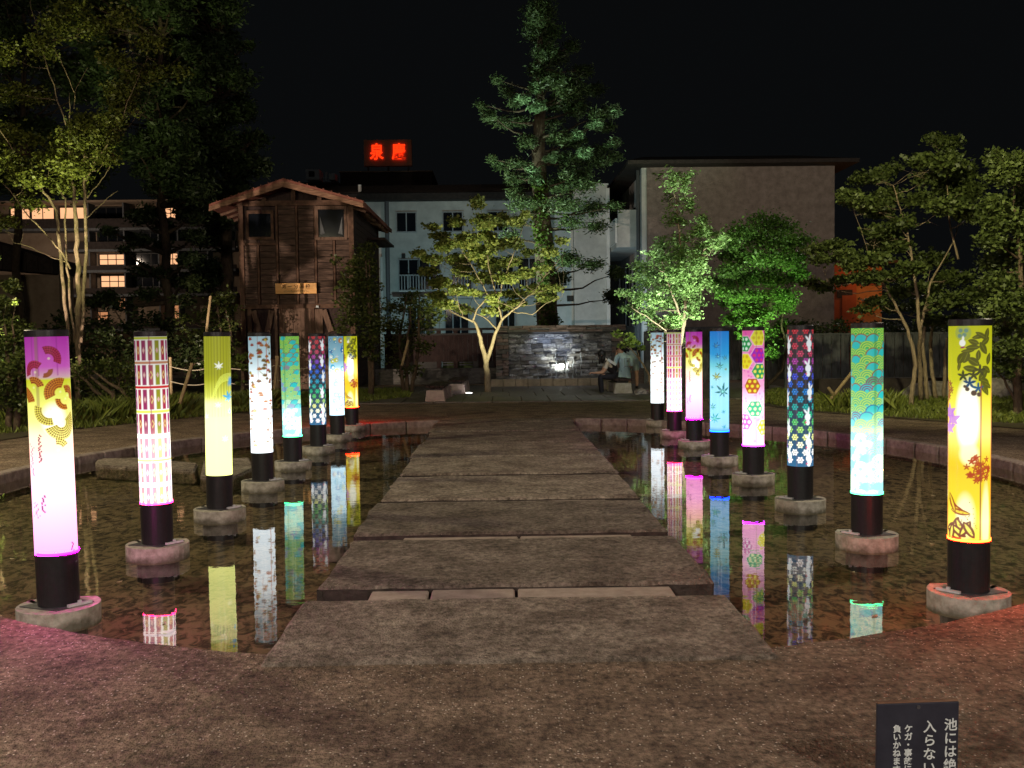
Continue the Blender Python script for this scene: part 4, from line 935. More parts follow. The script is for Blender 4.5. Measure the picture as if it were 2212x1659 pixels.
    # name board
    sb = boxo("name_board", X(596.5), X(685), Y - .20, Y - .12, Z(635), Z(612.5), M['signwood'], bevel=.006)
    tag(sb, "pale orange board with brown characters fixed to the dark tower", "sign")
    w = X(641)
    text("lettering", "第 一 分 湯 櫓", .135, M['ink'], sb, (w, Y - .204, Z(620)), (pi / 2, 0, 0), .001, bold=.002)
    text("lettering", "(だいいちぶんとうやぐら)", .062, M['ink'], sb, (w, Y - .204, Z(630)), (pi / 2, 0, 0), .001)
    lamp_b = boxo("wall_fitting", X(682), X(688), Y - .14, Y - .05, Z(665.5), Z(661), M['acunit']); tag(lamp_b, "small white fitting under the name board on the timber tower", "wall light")
tower()

# ------------------------------------------------------------------ white hotel wing in the middle
def facade_window(parent, ox, oy, x0, x1, z0, z1, Y, cols=2, rows=1, m=None, pane=None, depth=.16, bar=.05):
    w = boxo("window", x0 - ox, x1 - ox, Y - .03 - oy, Y + .02 - oy, z0, z1, M['framedark'], parent)
    for i in range(cols):
        for j in range(rows):
            a = x0 + (x1 - x0) * i / cols + bar / 2; b = x0 + (x1 - x0) * (i + 1) / cols - bar / 2
            c = z0 + (z1 - z0) * j / rows + bar / 2; d = z0 + (z1 - z0) * (j + 1) / rows - bar / 2
            boxo("pane", a - ox, b - ox, Y - .045 - oy, Y - .031 - oy, c, d, pane or M['glass'], w)
    mb = MB(); f = m or M['frame']
    for i in range(1, cols): mb.box(x0 + (x1 - x0) * i / cols - bar / 2 - ox, x0 + (x1 - x0) * i / cols + bar / 2 - ox, Y - .07 - oy, Y - .03 - oy, z0, z1)
    for j in range(1, rows): mb.box(x0 - ox, x1 - ox, Y - .066 - oy, Y - .032 - oy, z0 + (z1 - z0) * j / rows - bar / 2, z0 + (z1 - z0) * j / rows + bar / 2)
    for (a, b, c, d) in ((x0 - .06, x1 + .06, z0 - .05, z0), (x0 - .06, x1 + .06, z1, z1 + .05), (x0 - .06, x0, z0, z1), (x1, x1 + .06, z0, z1)): mb.box(a - ox, b - ox, Y - .09 - oy, Y + .01 - oy, c, d)
    mb.build("frame", f, w)
    return w
def white_wing():
    Y = 50.0; X = lambda x, y=560: P(x, y, Y)[0]; Z = lambda y, x=1040: P(x, y, Y)[2]
    x0, x1 = X(700), X(1240); ox, oy = X(1000), Y
    t = empty("hotel_wing", (ox, oy, 0), "long white hotel wing with small square windows behind the maple tree", "building")
    B = lambda n, a, b, c, d, e, f, m, parent=t: boxo(n, a - ox, b - ox, c - oy, d - oy, e, f, m, parent)
    zt = Z(433)
    B("wall", x0, x1, Y, Y + 12, 0, zt, M['plaster'])
    for a in (859, 959, 1056): facade_window(t, ox, oy, X(a), X(a + 40.5), Z(498.5), Z(458.5), Y)
    for a, b in ((861, 905), (905, 952), (975, 1020), (1060, 1110), (1118, 1168)): facade_window(t, ox, oy, X(a) + .03, X(b) - .05, Z(624), Z(560), Y, cols=2, rows=2)
    for a, b in ((862, 918), (985, 1010), (1050, 1170)):
        r = B("railing", X(a), X(b), Y - .32, Y - .28, Z(595), Z(593.5), M['frame'])
        n = max(4, int((X(b) - X(a)) / .14))
        for k in range(n + 1):
            xx = X(a) + (X(b) - X(a)) * k / n; boxo("baluster", xx - .02 - ox, xx + .02 - ox, Y - .315 - oy, Y - .285 - oy, Z(625), Z(595), M['frame'], r)
        boxo("rail", X(a) - ox, X(b) - ox, Y - .32 - oy, Y - .28 - oy, Z(626.5), Z(625), M['frame'], r)
        B("sill", X(a), X(b), Y - .34, Y, Z(629), Z(626.6), M['plaster_b'])
    # ground floor: greenish recess with pilasters and dark openings
    B("canopy", X(850), X(1195), Y - .9, Y, Z(645), Z(641), M['plaster'])
    for a, b in ((880, 935), (960, 1010), (1070, 1110)): facade_window(t, ox, oy, X(a), X(b), Z(725), Z(662), Y, cols=3, rows=1)
    B("pilaster", X(939), X(947), Y - .15, Y, 0, Z(645), M['plaster'])
    pp = MB(); pp.tube([(X(838) - ox, -.12, 0), (X(838) - ox, -.12, zt)], .11, 8); pp.build("drain_pipe", M['pipe'], t)
    pp = MB(); pp.tube([(X(825) - ox, -.3, Z(690)), (X(825) - ox, -.3, Z(554))], .07, 8); pp.build("white_pole", M['plaster_b'], t)
    B("wall_vent", X(868), X(876), Y - .14, Y, Z(556), Z(548), M['framedark'])
    # roof: sloping dark tiles with an eave
    mb = MB(); zr = Z(397)
    mb.hexa([(x0 - .3 - ox, -.7, zt - .02), (x1 - ox, -.7, zt - .02), (x1 - ox, 12.4, zt - .02), (x0 - .3 - ox, 12.4, zt - .02),
             (x0 - .3 - ox, -.7, zt + .30), (x1 - ox, -.7, zt + .30), (x1 - ox, 6, zr + .8), (x0 - .3 - ox, 6, zr + .8)])
    mb.build("roof", M['roofdark'], t)
    for k in range(8):
        f = (k + .5) / 8; B("tile_course", x0 - .3, x1, Y - .7 + 6.6 * f, Y - .62 + 6.6 * f, zt + .28 + (zr + .5 - zt) * f, zt + .36 + (zr + .5 - zt) * f, M['roofdark'])
    pp = MB(); pp.tube([(X(781) - ox, -.2, Z(436)), (X(781) - ox, -.2, Z(398))], .085, 8); pp.build("vent_pipe", M['plaster_b'], t)
    # stair block on the right
    t2 = empty("stair_block", (X(1255), Y - 1, 0), "white stair block rising beside the ivy covered cedar trunk", "building")
    ox2, oy2 = X(1255), Y - 1
    boxo("wall", X(1235) - ox2, X(1305) - ox2, -.6, 3, 0, Z(413), M['plaster'], t2)
    boxo("wall", X(1196) - ox2, X(1234.6) - ox2, -.1, 3, 0, Z(462), M['plaster_b'], t2)
    boxo("coping", X(1233) - ox2, X(1307) - ox2, -.7, 3.1, Z(413), Z(410), M['plaster_b'], t2)
    boxo("wall_vent", X(1221) - ox2, X(1234) - ox2, -.16, -.1, Z(655), Z(643), M['framedark'], t2)
    boxo("corner_pipe", X(1302) - ox2, X(1309) - ox2, -.75, -.61, 0, Z(420), M['plaster_b'], t2)
white_wing()

# dark building and red sign behind
def sign_building():
    Y = 92.0; X = lambda x, y=380: P(x, y, Y)[0]; Z = lambda y, x=835: P(x, y, Y)[2]; ox, oy = X(835), Y
    t = empty("rear_hotel_block", (ox, oy, 0), "dark hotel block barely visible behind the white wing roof", "building")
    boxo("wall", X(735) - ox, X(933) - ox, 0, 14, 0, Z(372), M['roofdark'], t); boxo("parapet", X(733) - ox, X(935) - ox, -.2, 14.2, Z(372), Z(370), M['beige'], t)
    s = boxo("rooftop_sign", X(784), X(888), Y + 1, Y + 1.6, Z(354), Z(297), M['signred'])
    tag(s, "square rooftop sign with two glowing red characters in the dark sky", "sign")
    for x, ch in ((812, "泉"), (860, "慶")):
        o = text("lettering", ch, 1.36, M['neon'], s, (X(x), Y + .92, Z(326)), (pi / 2, 0, 0), .03, bold=.022); o.scale = (.92, 1.12, 1)
    for x in (792, 836, 880):
        f = MB(); f.bar((X(x), Y + 1.3, Z(371)), (X(x), Y + 1.3, Z(354)), .15); f.build("leg", M['framedark'], s)
    u = boxo("rooftop_unit", X(670), X(698), Y - 2, Y, Z(394), Z(372), M['acunit']); tag(u, "larger pale rooftop unit above the timber tower ridge", "air conditioner")
    boxo("fan_grille", X(676), X(688), Y - 2.06, Y - 2.01, Z(388), Z(376), M['framedark'], u); boxo("bracket", X(670), X(716), Y - 2.1, Y - 2.0, Z(392), Z(390.5), M['acunit'], u)
    u = boxo("rooftop_unit", X(718), X(731), Y - 2, Y, Z(394), Z(381), M['acunit']); tag(u, "smaller pale rooftop unit right of the larger one above the tower", "air conditioner")
    boxo("bracket", X(711), X(714), Y - 2.0, Y - 1.8, Z(398), Z(378), M['acunit'], u)
    b = boxo("rear_roof_block", X(640), X(735), Y - 1, Y + 12, 0, Z(396), M['roofdark']); tag(b, "low dark roof block under the pale rooftop units", "building")
sign_building()

# building on the right with the blank gable end
def right_block():
    Y = 45.0; X = lambda x, y=520: P(x, y, Y)[0]; Z = lambda y, x=1600: P(x, y, Y)[2]
    x0, x1 = X(1398), X(1802.5); D = 15.0; ox, oy = x0, Y
    t = empty("gable_block", (ox, oy, 0), "three storey block with blank brown gable wall and white balcony side", "building")
    B = lambda n, a, b, c, d, e, f, m, parent=t: boxo(n, a - ox, b - ox, c - oy, d - oy, e, f, m, parent)
    zt = Z(360)
    B("gable_wall", x0, x1, Y, Y + .3, 0, zt, M['brownwall'])
    B("side_wall", x0 - .002, x0 + .3, Y + .3, Y + D, 0, zt, M['plaster']); B("rear_wall", x0 + .3, x1 - .002, Y + D - .3, Y + D, 0, zt, M['plaster'])
    B("corner_pilaster", x0 - .22, x0 - .003, Y + .1, Y + .55, 0, zt, M['plaster_b'])
    # roof with deep eaves
    mb = MB(); e = .95; mb.hexa([(-e, -1.0, zt), (x1 - x0 + .75, -1.0, zt), (x1 - x0 + .75, D + 1, zt), (-e, D + 1, zt), (-e, -1.0, zt + .16), (x1 - x0 + .75, -1.0, zt + .16), (x1 - x0 + .75, D + 1, zt + .16), (-e, D + 1, zt + .16)])
    mb.build("eave_slab", M['roofdark'], t)
    mb = MB(); zz = Z(315) + .25; mb.hexa([(-e + .02, -.98, zt + .16), (x1 - x0 + .73, -.98, zt + .16), (x1 - x0 + .73, D + .9, zt + .16), (-e + .02, D + .9, zt + .16), (.4, 4, zz), (x1 - x0 - .6, 4, zz), (x1 - x0 - .6, 9, zz), (.4, 9, zz)])
    mb.build("roof", M['roofdark'], t)
    # balconies and windows on the side wall
    for zb, z2 in ((Z(503, 1386), Z(443, 1386)),):
        bl = B("balcony", x0 - 1.25, x0 - .01, Y + .9, Y + 9.5, zb - .55, zb - .35, M['plaster'])
        boxo("parapet", x0 - 1.30 - ox, x0 - 1.2 - ox, .9, 9.5, zb - .35, zb + .75, M['plaster_b'], bl); boxo("parapet", x0 - 1.19 - ox, x0 - .23 - ox, .8, .9, zb - .55, z2 - .1, M['plaster'], bl)
    for zc, n in ((Z(430, 1386), 4), (Z(560, 1386), 4), (Z(640, 1386), 3)):
        for k in range(n):
            w = boxo("window", -.045, -.004, 1.2 + k * 2.6, 2.9 + k * 2.6, zc - 1.25, zc + .1, M['glass'], t)
            boxo("frame", -.085, -.05, 2.0 + k * 2.6, 2.07 + k * 2.6, zc - 1.25, zc + .1, M['frame'], w); boxo("frame", -.09, -.05, 1.15 + k * 2.6, 2.95 + k * 2.6, zc - 1.31, zc - 1.25, M['frame'], w)
    pp = MB(); pp.tube([(-.3, .7, 0), (-.3, .7, zt)], .08, 8); pp.build("drain_pipe", M['pipe'], t)
    B("link_canopy", X(1395), X(1560), Y - 6, Y - 5.8, P(1500, 728, 39)[2], P(1500, 706, 39)[2], M['greyboard'])
right_block()
# small tapering dark top of the roofline at the far right
def shed():
    Y = 49.0; X = lambda x, y=620: P(x, y, Y)[0]; Z = lambda y, x=1840: P(x, y, Y)[2]; ox, oy = X(1840), Y
    t = empty("orange_shed", (ox, oy, 0), "small annexe glowing orange under a lamp behind the right hand trees", "building")
    boxo("wall", X(1832) - ox, X(1905) - ox, 0, 5, 0, Z(574), M['orange'], t); boxo("porch", X(1780) - ox, X(1831) - ox, -1.2, 4, 0, Z(572), M['redwall'], t)
    boxo("door", X(1800) - ox, X(1822) - ox, -1.28, -1.2, 0, Z(640), M['redwall'], t); boxo("window", X(1790) - ox, X(1822) - ox, -1.27, -1.2, Z(645), Z(628), M['framedark'], t)
    boxo("roof", X(1774) - ox, X(1912) - ox, -1.6, 5.4, Z(574) + .01, Z(570) + .05, M['roofdark'], t)
    boxo("beam", X(1832) - ox, X(1905) - ox, -.1, -.003, Z(616), Z(612), M['redwall'], t)
shed()

# inn with lit windows on the left, low house before it
def inn():
    Y = 66.0; X = lambda x, y=560: P(x, y, Y)[0]; Z = lambda y, x=260: P(x, y, Y)[2]; ox, oy = X(260), Y
    t = empty("inn", (ox, oy, 0), "four storey inn with warm lit windows behind the left trees", "building")
    B = lambda n, a, b, c, d, e, f, m, parent=t: boxo(n, a - ox, b - ox, c - oy, d - oy, e, f, m, parent)
    B("wall", X(-60), X(512), Y + 1.2, Y + 12, 0, Z(434), M['beige'])
    for k, (a, b) in enumerate(((472, 497), (522, 543), (574, 588), (622, 640), (700, 715))):
        B("balcony_parapet", X(140 if k else -60), X(510), Y - .1, Y + .1, Z(b), Z(a), M['roofdark']); B("floor_slab", X(140 if k else -60), X(510), Y - .15, Y + 1.19, Z(b) - .02, Z(b) + .14, M['greyboard'])
    B("cornice", X(-60), X(512), Y - .3, Y + 1.2, Z(437), Z(433), M['beige'])
    lit = [(8, 50, 442, 467, 2), (54, 103, 442, 467, 2), (116, 146, 442, 467, 1), (150, 176, 442, 467, 1), (345, 374, 444, 470, 2), (200, 255, 546, 569, 3), (345, 377, 545, 570, 2), (202, 259, 593, 618, 3), (346, 377, 655, 690, 2), (232, 268, 643, 666, 2), (180, 215, 672, 690, 2)]
    dark = [(198, 262, 492, 520, 3), (270, 335, 492, 520, 3), (345, 377, 494, 520, 2), (270, 335, 545, 570, 3), (270, 340, 593, 618, 3), (385, 440, 494, 520, 2), (385, 440, 545, 570, 2), (450, 500, 494, 520, 2), (345, 377, 594, 619, 2), (196, 262, 443, 469, 3)]
    for i, (a, b, c, d, n) in enumerate(lit): facade_window(t, ox, oy, X(a), X(b), Z(d), Z(c), Y + 1.2, cols=n, rows=2 if i > 3 else 1, m=M['framedark'], pane=M['litwin'] if i not in (8, 9, 10) else M['litwin2'])
    for a, b, c, d, n in dark: facade_window(t, ox, oy, X(a), X(b), Z(d), Z(c), Y + 1.2, cols=n, rows=1, m=M['framedark'])
    for a in (190, 266, 340, 382, 446): B("divider", X(a), X(a + 3), Y + .1, Y + 1.19, Z(700), Z(437), M['greyboard'])
    Y2 = 42.0; X = lambda x, y=620: P(x, y, Y2)[0]; Z = lambda y, x=60: P(x, y, Y2)[2]; ox, oy = X(60), Y2
    t = empty("low_house", (ox, oy, 0), "low house with dark sloping roof and plain wall at the left edge", "building")
    boxo("wall", X(-80) - ox, X(128) - ox, 0, 1.4, 0, Z(593), M['beige'], t); boxo("door", X(-10) - ox, X(38) - ox, -.06, 0, 0, Z(652), M['framedark'], t)
    mb = MB(); mb.hexa([(X(-80) - ox, -.9, Z(575)), (X(136) - ox, -.9, Z(594)), (X(136) - ox, 1.9, Z(594)), (X(-80) - ox, 1.9, Z(575)), (X(-80) - ox, -.9, Z(500)), (X(136) - ox, -.9, Z(566)), (X(136) - ox, 1.9, Z(566)), (X(-80) - ox, 1.9, Z(500))])
    mb.build("roof", M['roofdark'], t)
    for k in range(9):
        f = k / 8; mb = MB(); x_ = X(-70 + 200 * f); mb.bar((x_ - ox, -.95, Z(576 + 17 * f)), (x_ - ox, -.95, Z(502 + 62 * f)), .05); mb.build("roof_rib", M['roofdark'], t)
inn()

# ------------------------------------------------------------------ cascade wall
def cascade():
    Y = 30.6; X = lambda x, y=770: P(x, y, Y)[0]; Z = lambda y, x=1210: P(x, y, Y)[2]
    x0, x1 = X(1071), X(1352); zt = Z(702.5); s0, s1 = X(1099), X(1322); zs = Z(720)
    ox, oy = (x0 + x1) / 2, Y
    t = empty("cascade_wall", (ox, oy, 0), "low stone wall with lit water cascade running down its wet centre", "water wall")
    boxo("backing", x0 + .06 - ox, x1 - .06 - ox, .20, .7, 0, zt - .03, M['framedark'], t)
    def course(xa, xb, za, zb, y0, mats, hmin, hmax, wmin, wmax, proud):
        z = za
        while z < zb - .02:
            h = min(random.uniform(hmin, hmax), zb - z)
            if zb - z - h < .03: h = zb - z
            x = xa
            while x < xb - .02:
                w = min(random.uniform(wmin, wmax), xb - x)
                if xb - x - w < .06: w = xb - x
                pr = random.uniform(0, proud)
                mb = MB(); mb.box(x + .005 - ox, x + w - .005 - ox, y0 - pr, .24, z + .004, z + h - .004, .009)
                mb.build("stone", random.choice(mats), t)
                x += w
            z += h
    course(x0, s0, 0, zs, 0, [M['stoneA'], M['stoneB']], .07, .12, .18, .36, .05)
    course(s1, x1, 0, zs, 0, [M['stoneA'], M['stoneB']], .07, .12, .18, .36, .05)
    course(x0, x1, zs + .05, zt, -.03, [M['stoneA'], M['stoneA'], M['stoneB']], .06, .08, .30, .62, .04)
    course(s0, s1, .18, zs - .012, .14, [M['stoneW'], M['stoneW'], M['stoneB']], .05, .15, .10, .50, .12)
    boxo("slot_lip", s0 + .02 - ox, s1 - .02 - ox, .02, .2, zs + .0, zs + .045, M['framedark'], t)
    # strands of water
    for a, b, w in ((1.0, .16, .05), (1.02, .6, .03), (.72, .2, .05), (.55, .45, .03), (.95, -.15, .04), (.6, -.3, .025), (.85, .36, .03), (.5, -.7, .02)):
        mb = MB(); xx = X(1212) + b
        n = 8
        for k in range(n + 1):
            z = .2 + (a - .2) * k / n; q = w * (1 - .5 * k / n); sx = xx + .02 * sin(k * 1.7 + b * 9)
            mb.v += [(sx - q / 2 - ox, .045 + .01 * cos(k), z), (sx + q / 2 - ox, .045 + .01 * sin(k), z)]
        mb.f = [(2 * k, 2 * k + 1, 2 * k + 3, 2 * k + 2) for k in range(n)]
        mb.build("water_strand", M['strand'], t)
    # basin
    Yb = 30.0; Xb = lambda x: P(x, 826, Yb)[0]; Zb = lambda y: P(1180, y, Yb)[2]
    b0, b1 = Xb(1060), Xb(1300)
    bs = empty("cascade_basin", ((b0 + b1) / 2, Yb, 0), "long pale stone kerb basin at the foot of the water wall", "basin"); bx = (b0 + b1) / 2
    n = 9
    for k in range(n):
        a = b0 + (b1 - b0) * k / n; c = b0 + (b1 - b0) * (k + 1) / n; boxo("basin_stone", a + .004 - bx, c - .004 - bx, -.28, -.04, 0, .235 + random.uniform(-.003, .003), M['basin'], bs, bevel=.01)
    boxo("basin_floor", b0 - bx, b1 - bx, -.04, .55, 0, .12, M['framedark'], bs)
    mb = MB(); mb.v = [(b0 + .01 - bx, -.039, .17), (b1 - .01 - bx, -.039, .17), (b1 - .01 - bx, .55, .17), (b0 + .01 - bx, .55, .17)]; mb.f = [(0, 1, 2, 3)]; mb.build("basin_water", M['water'], bs)
    l = MB(); l.lathe([(.03, -.10), (.08, -.04), (.10, .0), (.09, .05), (.03, .07)], seg=16)
    o = l.build("spot_lens", M['lens2'], loc=None); o.location = (X(1212), 30.50, Z(790)); o.rotation_euler = (0, 0, 0); o.scale = (1, .35, 1)
    tag(o, "glowing round lamp lens among the wet stones of the cascade", "light")
m_, N_, L_, b_ = mat("running_water"); b_.inputs['Base Color'].default_value = (.7, .75, .78, 1); b_.inputs['Roughness'].default_value = .2; b_.inputs['Alpha'].default_value = .38
M['strand'] = m_
cascade()

# ------------------------------------------------------------------ fences, kerbs, benches, rocks, lights
def dark_fence():
    Y = 33.5; X = lambda x: P(x, 750, Y)[0]; Z = lambda y, x=970: P(x, y, Y)[2]; x0, x1 = X(830), X(1078); ox = x0
    t = empty("screen_fence", (x0, Y, 0), "dark brown board screen with open top behind the left benches", "fence")
    for a in (840, 896, 948, 984, 1038, 1072): boxo("post", X(a) - .07 - ox, X(a) + .07 - ox, -.08, .08, 0, Z(711), M['darkwood'], t)
    boxo("rail", -.05, x1 - x0, -.11, -.082, Z(714), Z(709), M['framedark'], t); boxo("rail", 0, x1 - x0, -.11, -.082, Z(724), Z(720), M['framedark'], t)
    x = 0.02
    while x < x1 - x0: boxo("board", x, x + .158, -.07 - random.uniform(0, .01), -.035, Z(781), Z(723), M['darkwood'], t); x += .1605
    for a, b in ((830, 954), (1021, 1078)): boxo("panel", X(a) - ox, X(b) - ox, -.03, 0, 0, Z(781), M['framedark'], t)
    boxo("panel", X(954) - ox, X(1021) - ox, .3, .34, 0, Z(781), M['l_ivy'], t)
    for a, b in ((955, 984), (992, 1020)):
        for z in (782, 787): boxo("rail", X(a) - ox, X(b) - ox, -.03, 0, Z(z + 2.2), Z(z), M['greyboard'], t)
    k = boxo("low_stone_wall", X(820), X(1080), Y - 1.4, Y - 1.0, 0, P(970, 796, Y - 1.4)[2], M['stoneB'], bevel=.02); tag(k, "low grey stone retaining wall below the dark board screen", "wall")
dark_fence()
def grey_fence(name, Y, xa, xb, yt, label, w=.24):
    X = lambda x: P(x, 750, Y)[0]; Z = lambda y: P((xa + xb) / 2, y, Y)[2]; x0, x1 = X(xa), X(xb)
    t = empty("board_fence", (x0, Y, 0), label, "fence"); x = 0
    while x < x1 - x0:
        boxo("board", x, x + w - .02, -.02, .01 + random.uniform(0, .008), .08, Z(yt), M['greyboard'], t); x += w
    for k in range(int((x1 - x0) / 1.8) + 1): boxo("post", k * 1.8 - .05, k * 1.8 + .05, .02, .12, 0, Z(yt) + .04, M['greyboard'], t)
    boxo("rail", 0, x1 - x0, -.05, -.022, Z(yt), Z(yt) + .06, M['greyboard'], t)
grey_fence("fence", 31.0, 1395, 1700, 717, "grey board fence behind the right row lanterns near the blue one")
grey_fence("fence", 27.0, 1700, 2300, 722, "long grey board fence behind the right hand trees")
wl = boxo("low_retaining_wall", 7.4, 22, 23.4, 23.8, 0, .42, M['roofdark'], bevel=.03); tag(wl, "low dark stone wall in front of the right board fence", "wall")

def bench(x, y, ln, label, group=None, mstone='bench', rz=0.0, legs=(0.0, .5, 1.0)):
    t = empty("stone_bench", (x, y, 0), label, "bench", group, rz)
    for f in legs:
        yy = f * ln; b = MB(); b.hexa([(-.235, yy, 0), (.235, yy, 0), (.235, yy + .24, 0), (-.235, yy + .24, 0), (-.20, yy, .28), (.20, yy, .28), (.20, yy + .24, .28), (-.20, yy + .24, .28)])
        b.build("leg", M[mstone], t, bevel=.008)
        c = MB(); c.box(-.13, .13, yy + .04, yy + .2, .28, .335); c.build("bearer", M['framedark'], t)
    for k in range(4): boxo("seat_slat", -.21 + k * .107, -.21 + k * .107 + .095, -.06, ln + .3, .335, .385, M['darkwood'], t, bevel=.006)
bench(-1.46, 23.25, 1.9, "nearest stone legged bench left of the maple, pale pink leg in front", "stone benches on the plaza", rz=radians(-2))
bench(-1.10, 26.2, 1.7, "second stone legged bench behind the near left one", "stone benches on the plaza", rz=radians(-2))
bench(3.14, 25.6, 1.9, "stone bench on which the three young people sit and lean", "stone benches on the plaza", 'benchg', rz=radians(3))
def rock(x, y, z, sx, sy, sz, label, group=None, m='rock', seed=0):
    bm = bmesh.new(); bmesh.ops.create_icosphere(bm, subdivisions=3, radius=1); rg = random.Random(seed)
    o = Vector((rg.uniform(0, 9), rg.uniform(0, 9), rg.uniform(0, 9)))
    from mathutils import noise
    for v in bm.verts:
        k = 1 + .35 * noise.noise(v.co * 1.3 + o) + .12 * noise.noise(v.co * 3 + o); v.co = Vector((v.co.x * sx * k, v.co.y * sy * k, max(-.3, v.co.z) * sz * k))
    me = bpy.data.meshes.new("rock"); bm.to_mesh(me); bm.free(); me.materials.append(M[m]); ob = bpy.data.objects.new("rock", me); link(ob); ob.location = (x, y, z)
    tag(ob, label, "rock", group)
rock(3.62, 25.5, 0, .22, .2, .16, "flat topped rock on the ground right of the seated people", seed=1)
rock(3.95, 25.9, 0, .12, .12, .26, "small upright pale rock beside the flat topped rock", seed=2)
rock(3.42, 25.1, 0, .07, .07, .05, "tiny pebble like rock in front of the flat topped rock", seed=3)
rock(9.6, 22.6, 0, .55, .4, .42, "large rounded rock by the grass under the right trees", seed=4)
rock(10.9, 22.2, 0, .5, .4, .5, "second large rock farther right under the trees", seed=5)
rock(-1.35, 8.1, -.24, .12, .1, .12, "small submerged stone in the pond left of the walkway", seed=6)
# in-ground uplight at the maple
t = empty("ground_uplight", (-.77, 26.1, .022), "round white in-ground uplight shining at the foot of the maple", "light")
b = MB(); b.lathe([(.12, 0), (.12, .02), (.10, .025), (.09, .025)], seg=24, capt=False); b.build("ring", M['plate'], t)
b = MB(); b.lathe([(.09, .012), (.085, .03), (.03, .042)], seg=24); b.build("lens", M['lens'], t)
# rope handrail before the tower
t = empty("rope_rail", (-4.0, 24.5, 0), "low post and rope barrier crossing in front of the timber tower", "rope barrier")
pr = [P(370, 850, 24.5), P(470, 848, 24.5), P(600, 850, 24.5), P(690, 850, 24.5)]
for p in pr: b = MB(); b.tube([(p[0] + 4, 0, 0), (p[0] + 4, 0, P(500, 770, 24.5)[2])], .035, 8); b.build("post", M['bamboo'], t)
for yy in (790, 822):
    for a, c in zip(pr[:-1], pr[1:]):
        z = P(500, yy, 24.5)[2]; pts = [(a[0] + 4 + (c[0] - a[0]) * k / 8, -.03, z - .10 * sin(pi * k / 8)) for k in range(9)]
        b = MB(); b.tube(pts, .012, 6); b.build("rope", M['rope'], t)
def stakes(items, label, Y):
    x, y, _ = P(*items[0][0], Y); t = empty("tree_stake", (x, Y, 0), label, "stake")
    for (a, c) in items:
        p, q = P(*a, Y), P(*c, Y + .3); b = MB(); b.tube([(p[0] - x, 0, max(0, p[2])), (q[0] - x, .3, q[2])], .035, 7); b.build("pole", M['bamboo'], t)
stakes([((388, 872), (415, 785))], "leaning pale wooden stake in the hedge right of the banded lantern", 19.5)
stakes([((590, 862), (600, 770)), ((585, 862), (570, 790))], "pair of pale stakes behind the bamboo twig lantern", 22.5)
stakes([((1788, 872), (1850, 792)), ((1800, 852), (1790, 838))], "slanting pale prop with crosspiece left of the right hand trees", 21.5)
stakes([((443, 745), (455, 640))], "thin leaning stake sticking up in the shrubs left of the tower", 25)
stakes([((868, 790), (882, 735))], "thin stake in the dark shrub right of the column tree", 25.5)

# notice board at the lower right
def notice():
    Y = 3.2; a = P(1893, 1521, Y); c = P(2071, 1514, Y); w = c[0] - a[0]; z = (a[2] + c[2]) / 2
    t = empty("notice_sign", ((a[0] + c[0]) / 2, Y, 0), "small black notice board with white vertical Japanese lettering near the camera", "sign")
    tilt = radians(3); e = bpy.data.objects.new("panel", None)
    b = MB(); b.box(-w / 2, w / 2, -.006, .006, -z * .98, 0); p = b.build("panel", M['noticeboard'], t, bevel=.002); p.location = (0, 0, z); p.rotation_euler = (tilt, radians(-.6), radians(1))
    b = MB(); b.box(-w / 2 + .002, w / 2 - .002, -.003, .009, 0.001, .006); b.build("top_edge", M['fascia'], p)
    b = MB(); b.lathe([(.006, 0), (.006, .004)], seg=12); s = b.build("screw", M['plate'], p); s.rotation_euler = (pi / 2, 0, 0); s.location = (0, -.006, -.012)
    b = MB(); b.box(-.02, .02, .02, .05, 0, z * .7); b.build("stake", M['framedark'], t)
    k = w / 180
    for body, cxp, size, z0, st in (("池には絶対", 72, 29, 52, 30.5), ("入らないで", 26, 29, 55, 31), ("ケガ・事故につ", -21, 18, 57, 18.3), ("負いかねます。", -46, 18, 57, 18.3)):
        for i, ch in enumerate(body):
            zz = -(z0 + st * (i + .0)) * k
            if zz < -z * .95: break
            text("lettering", ch, size * k * 1.02, M['noticeink'], p, (cxp * k, -.0075, zz), (pi / 2, 0, 0), .0006, bold=.0006)
notice()
# ------------------------------------------------------------------ people
def skin_body(name, pts, edges, radii, root, mats, region, label, loc, subdiv=2, jscale=1.0):
    """one continuous body grown along a skeleton; region(co)->material index"""
    me = bpy.data.meshes.new(name); me.from_pydata([tuple(p) for p in pts], edges, []); me.update()
    o = bpy.data.objects.new(name, me); COL.objects.link(o)
    md = o.modifiers.new("skin", 'SKIN'); md.use_smooth_shade = True; md.branch_smoothing = 0.4
    for i, r in enumerate(radii):
        v = me.skin_vertices[0].data[i]; v.radius = (r if isinstance(r, tuple) else (r, r)); v.use_root = (i == root)
    s = o.modifiers.new("sub", 'SUBSURF'); s.levels = subdiv; s.render_levels = subdiv
    bpy.context.view_layer.update()
    m2 = bpy.data.meshes.new_from_object(o.evaluated_get(bpy.context.evaluated_depsgraph_get())); bpy.data.objects.remove(o)
    m2.materials.clear()
    for m in mats: m2.materials.append(m)
    n = len(m2.polygons); P_ = np.array([p.center[:] for p in m2.polygons])
    seg = [(np.array(pts[a], float), np.array(pts[b], float), region[i]) for i, (a, b) in enumerate(edges)]
    best = np.full(n, 1e9); idx = np.zeros(n, np.int32)
    for a, b, g in seg:
        d = b - a; u = np.clip(((P_ - a) @ d) / max(1e-9, d @ d), 0, 1); q = np.linalg.norm(P_ - a - u[:, None] * d, axis=1); k = q < best; best[k] = q[k]; idx[k] = g
    m2.polygons.foreach_set("material_index", idx); m2.polygons.foreach_set("use_smooth", [True] * n); m2.update()
    ob = bpy.data.objects.new(name, m2); link(ob); ob.location = loc
    return tag(ob, label, "person")
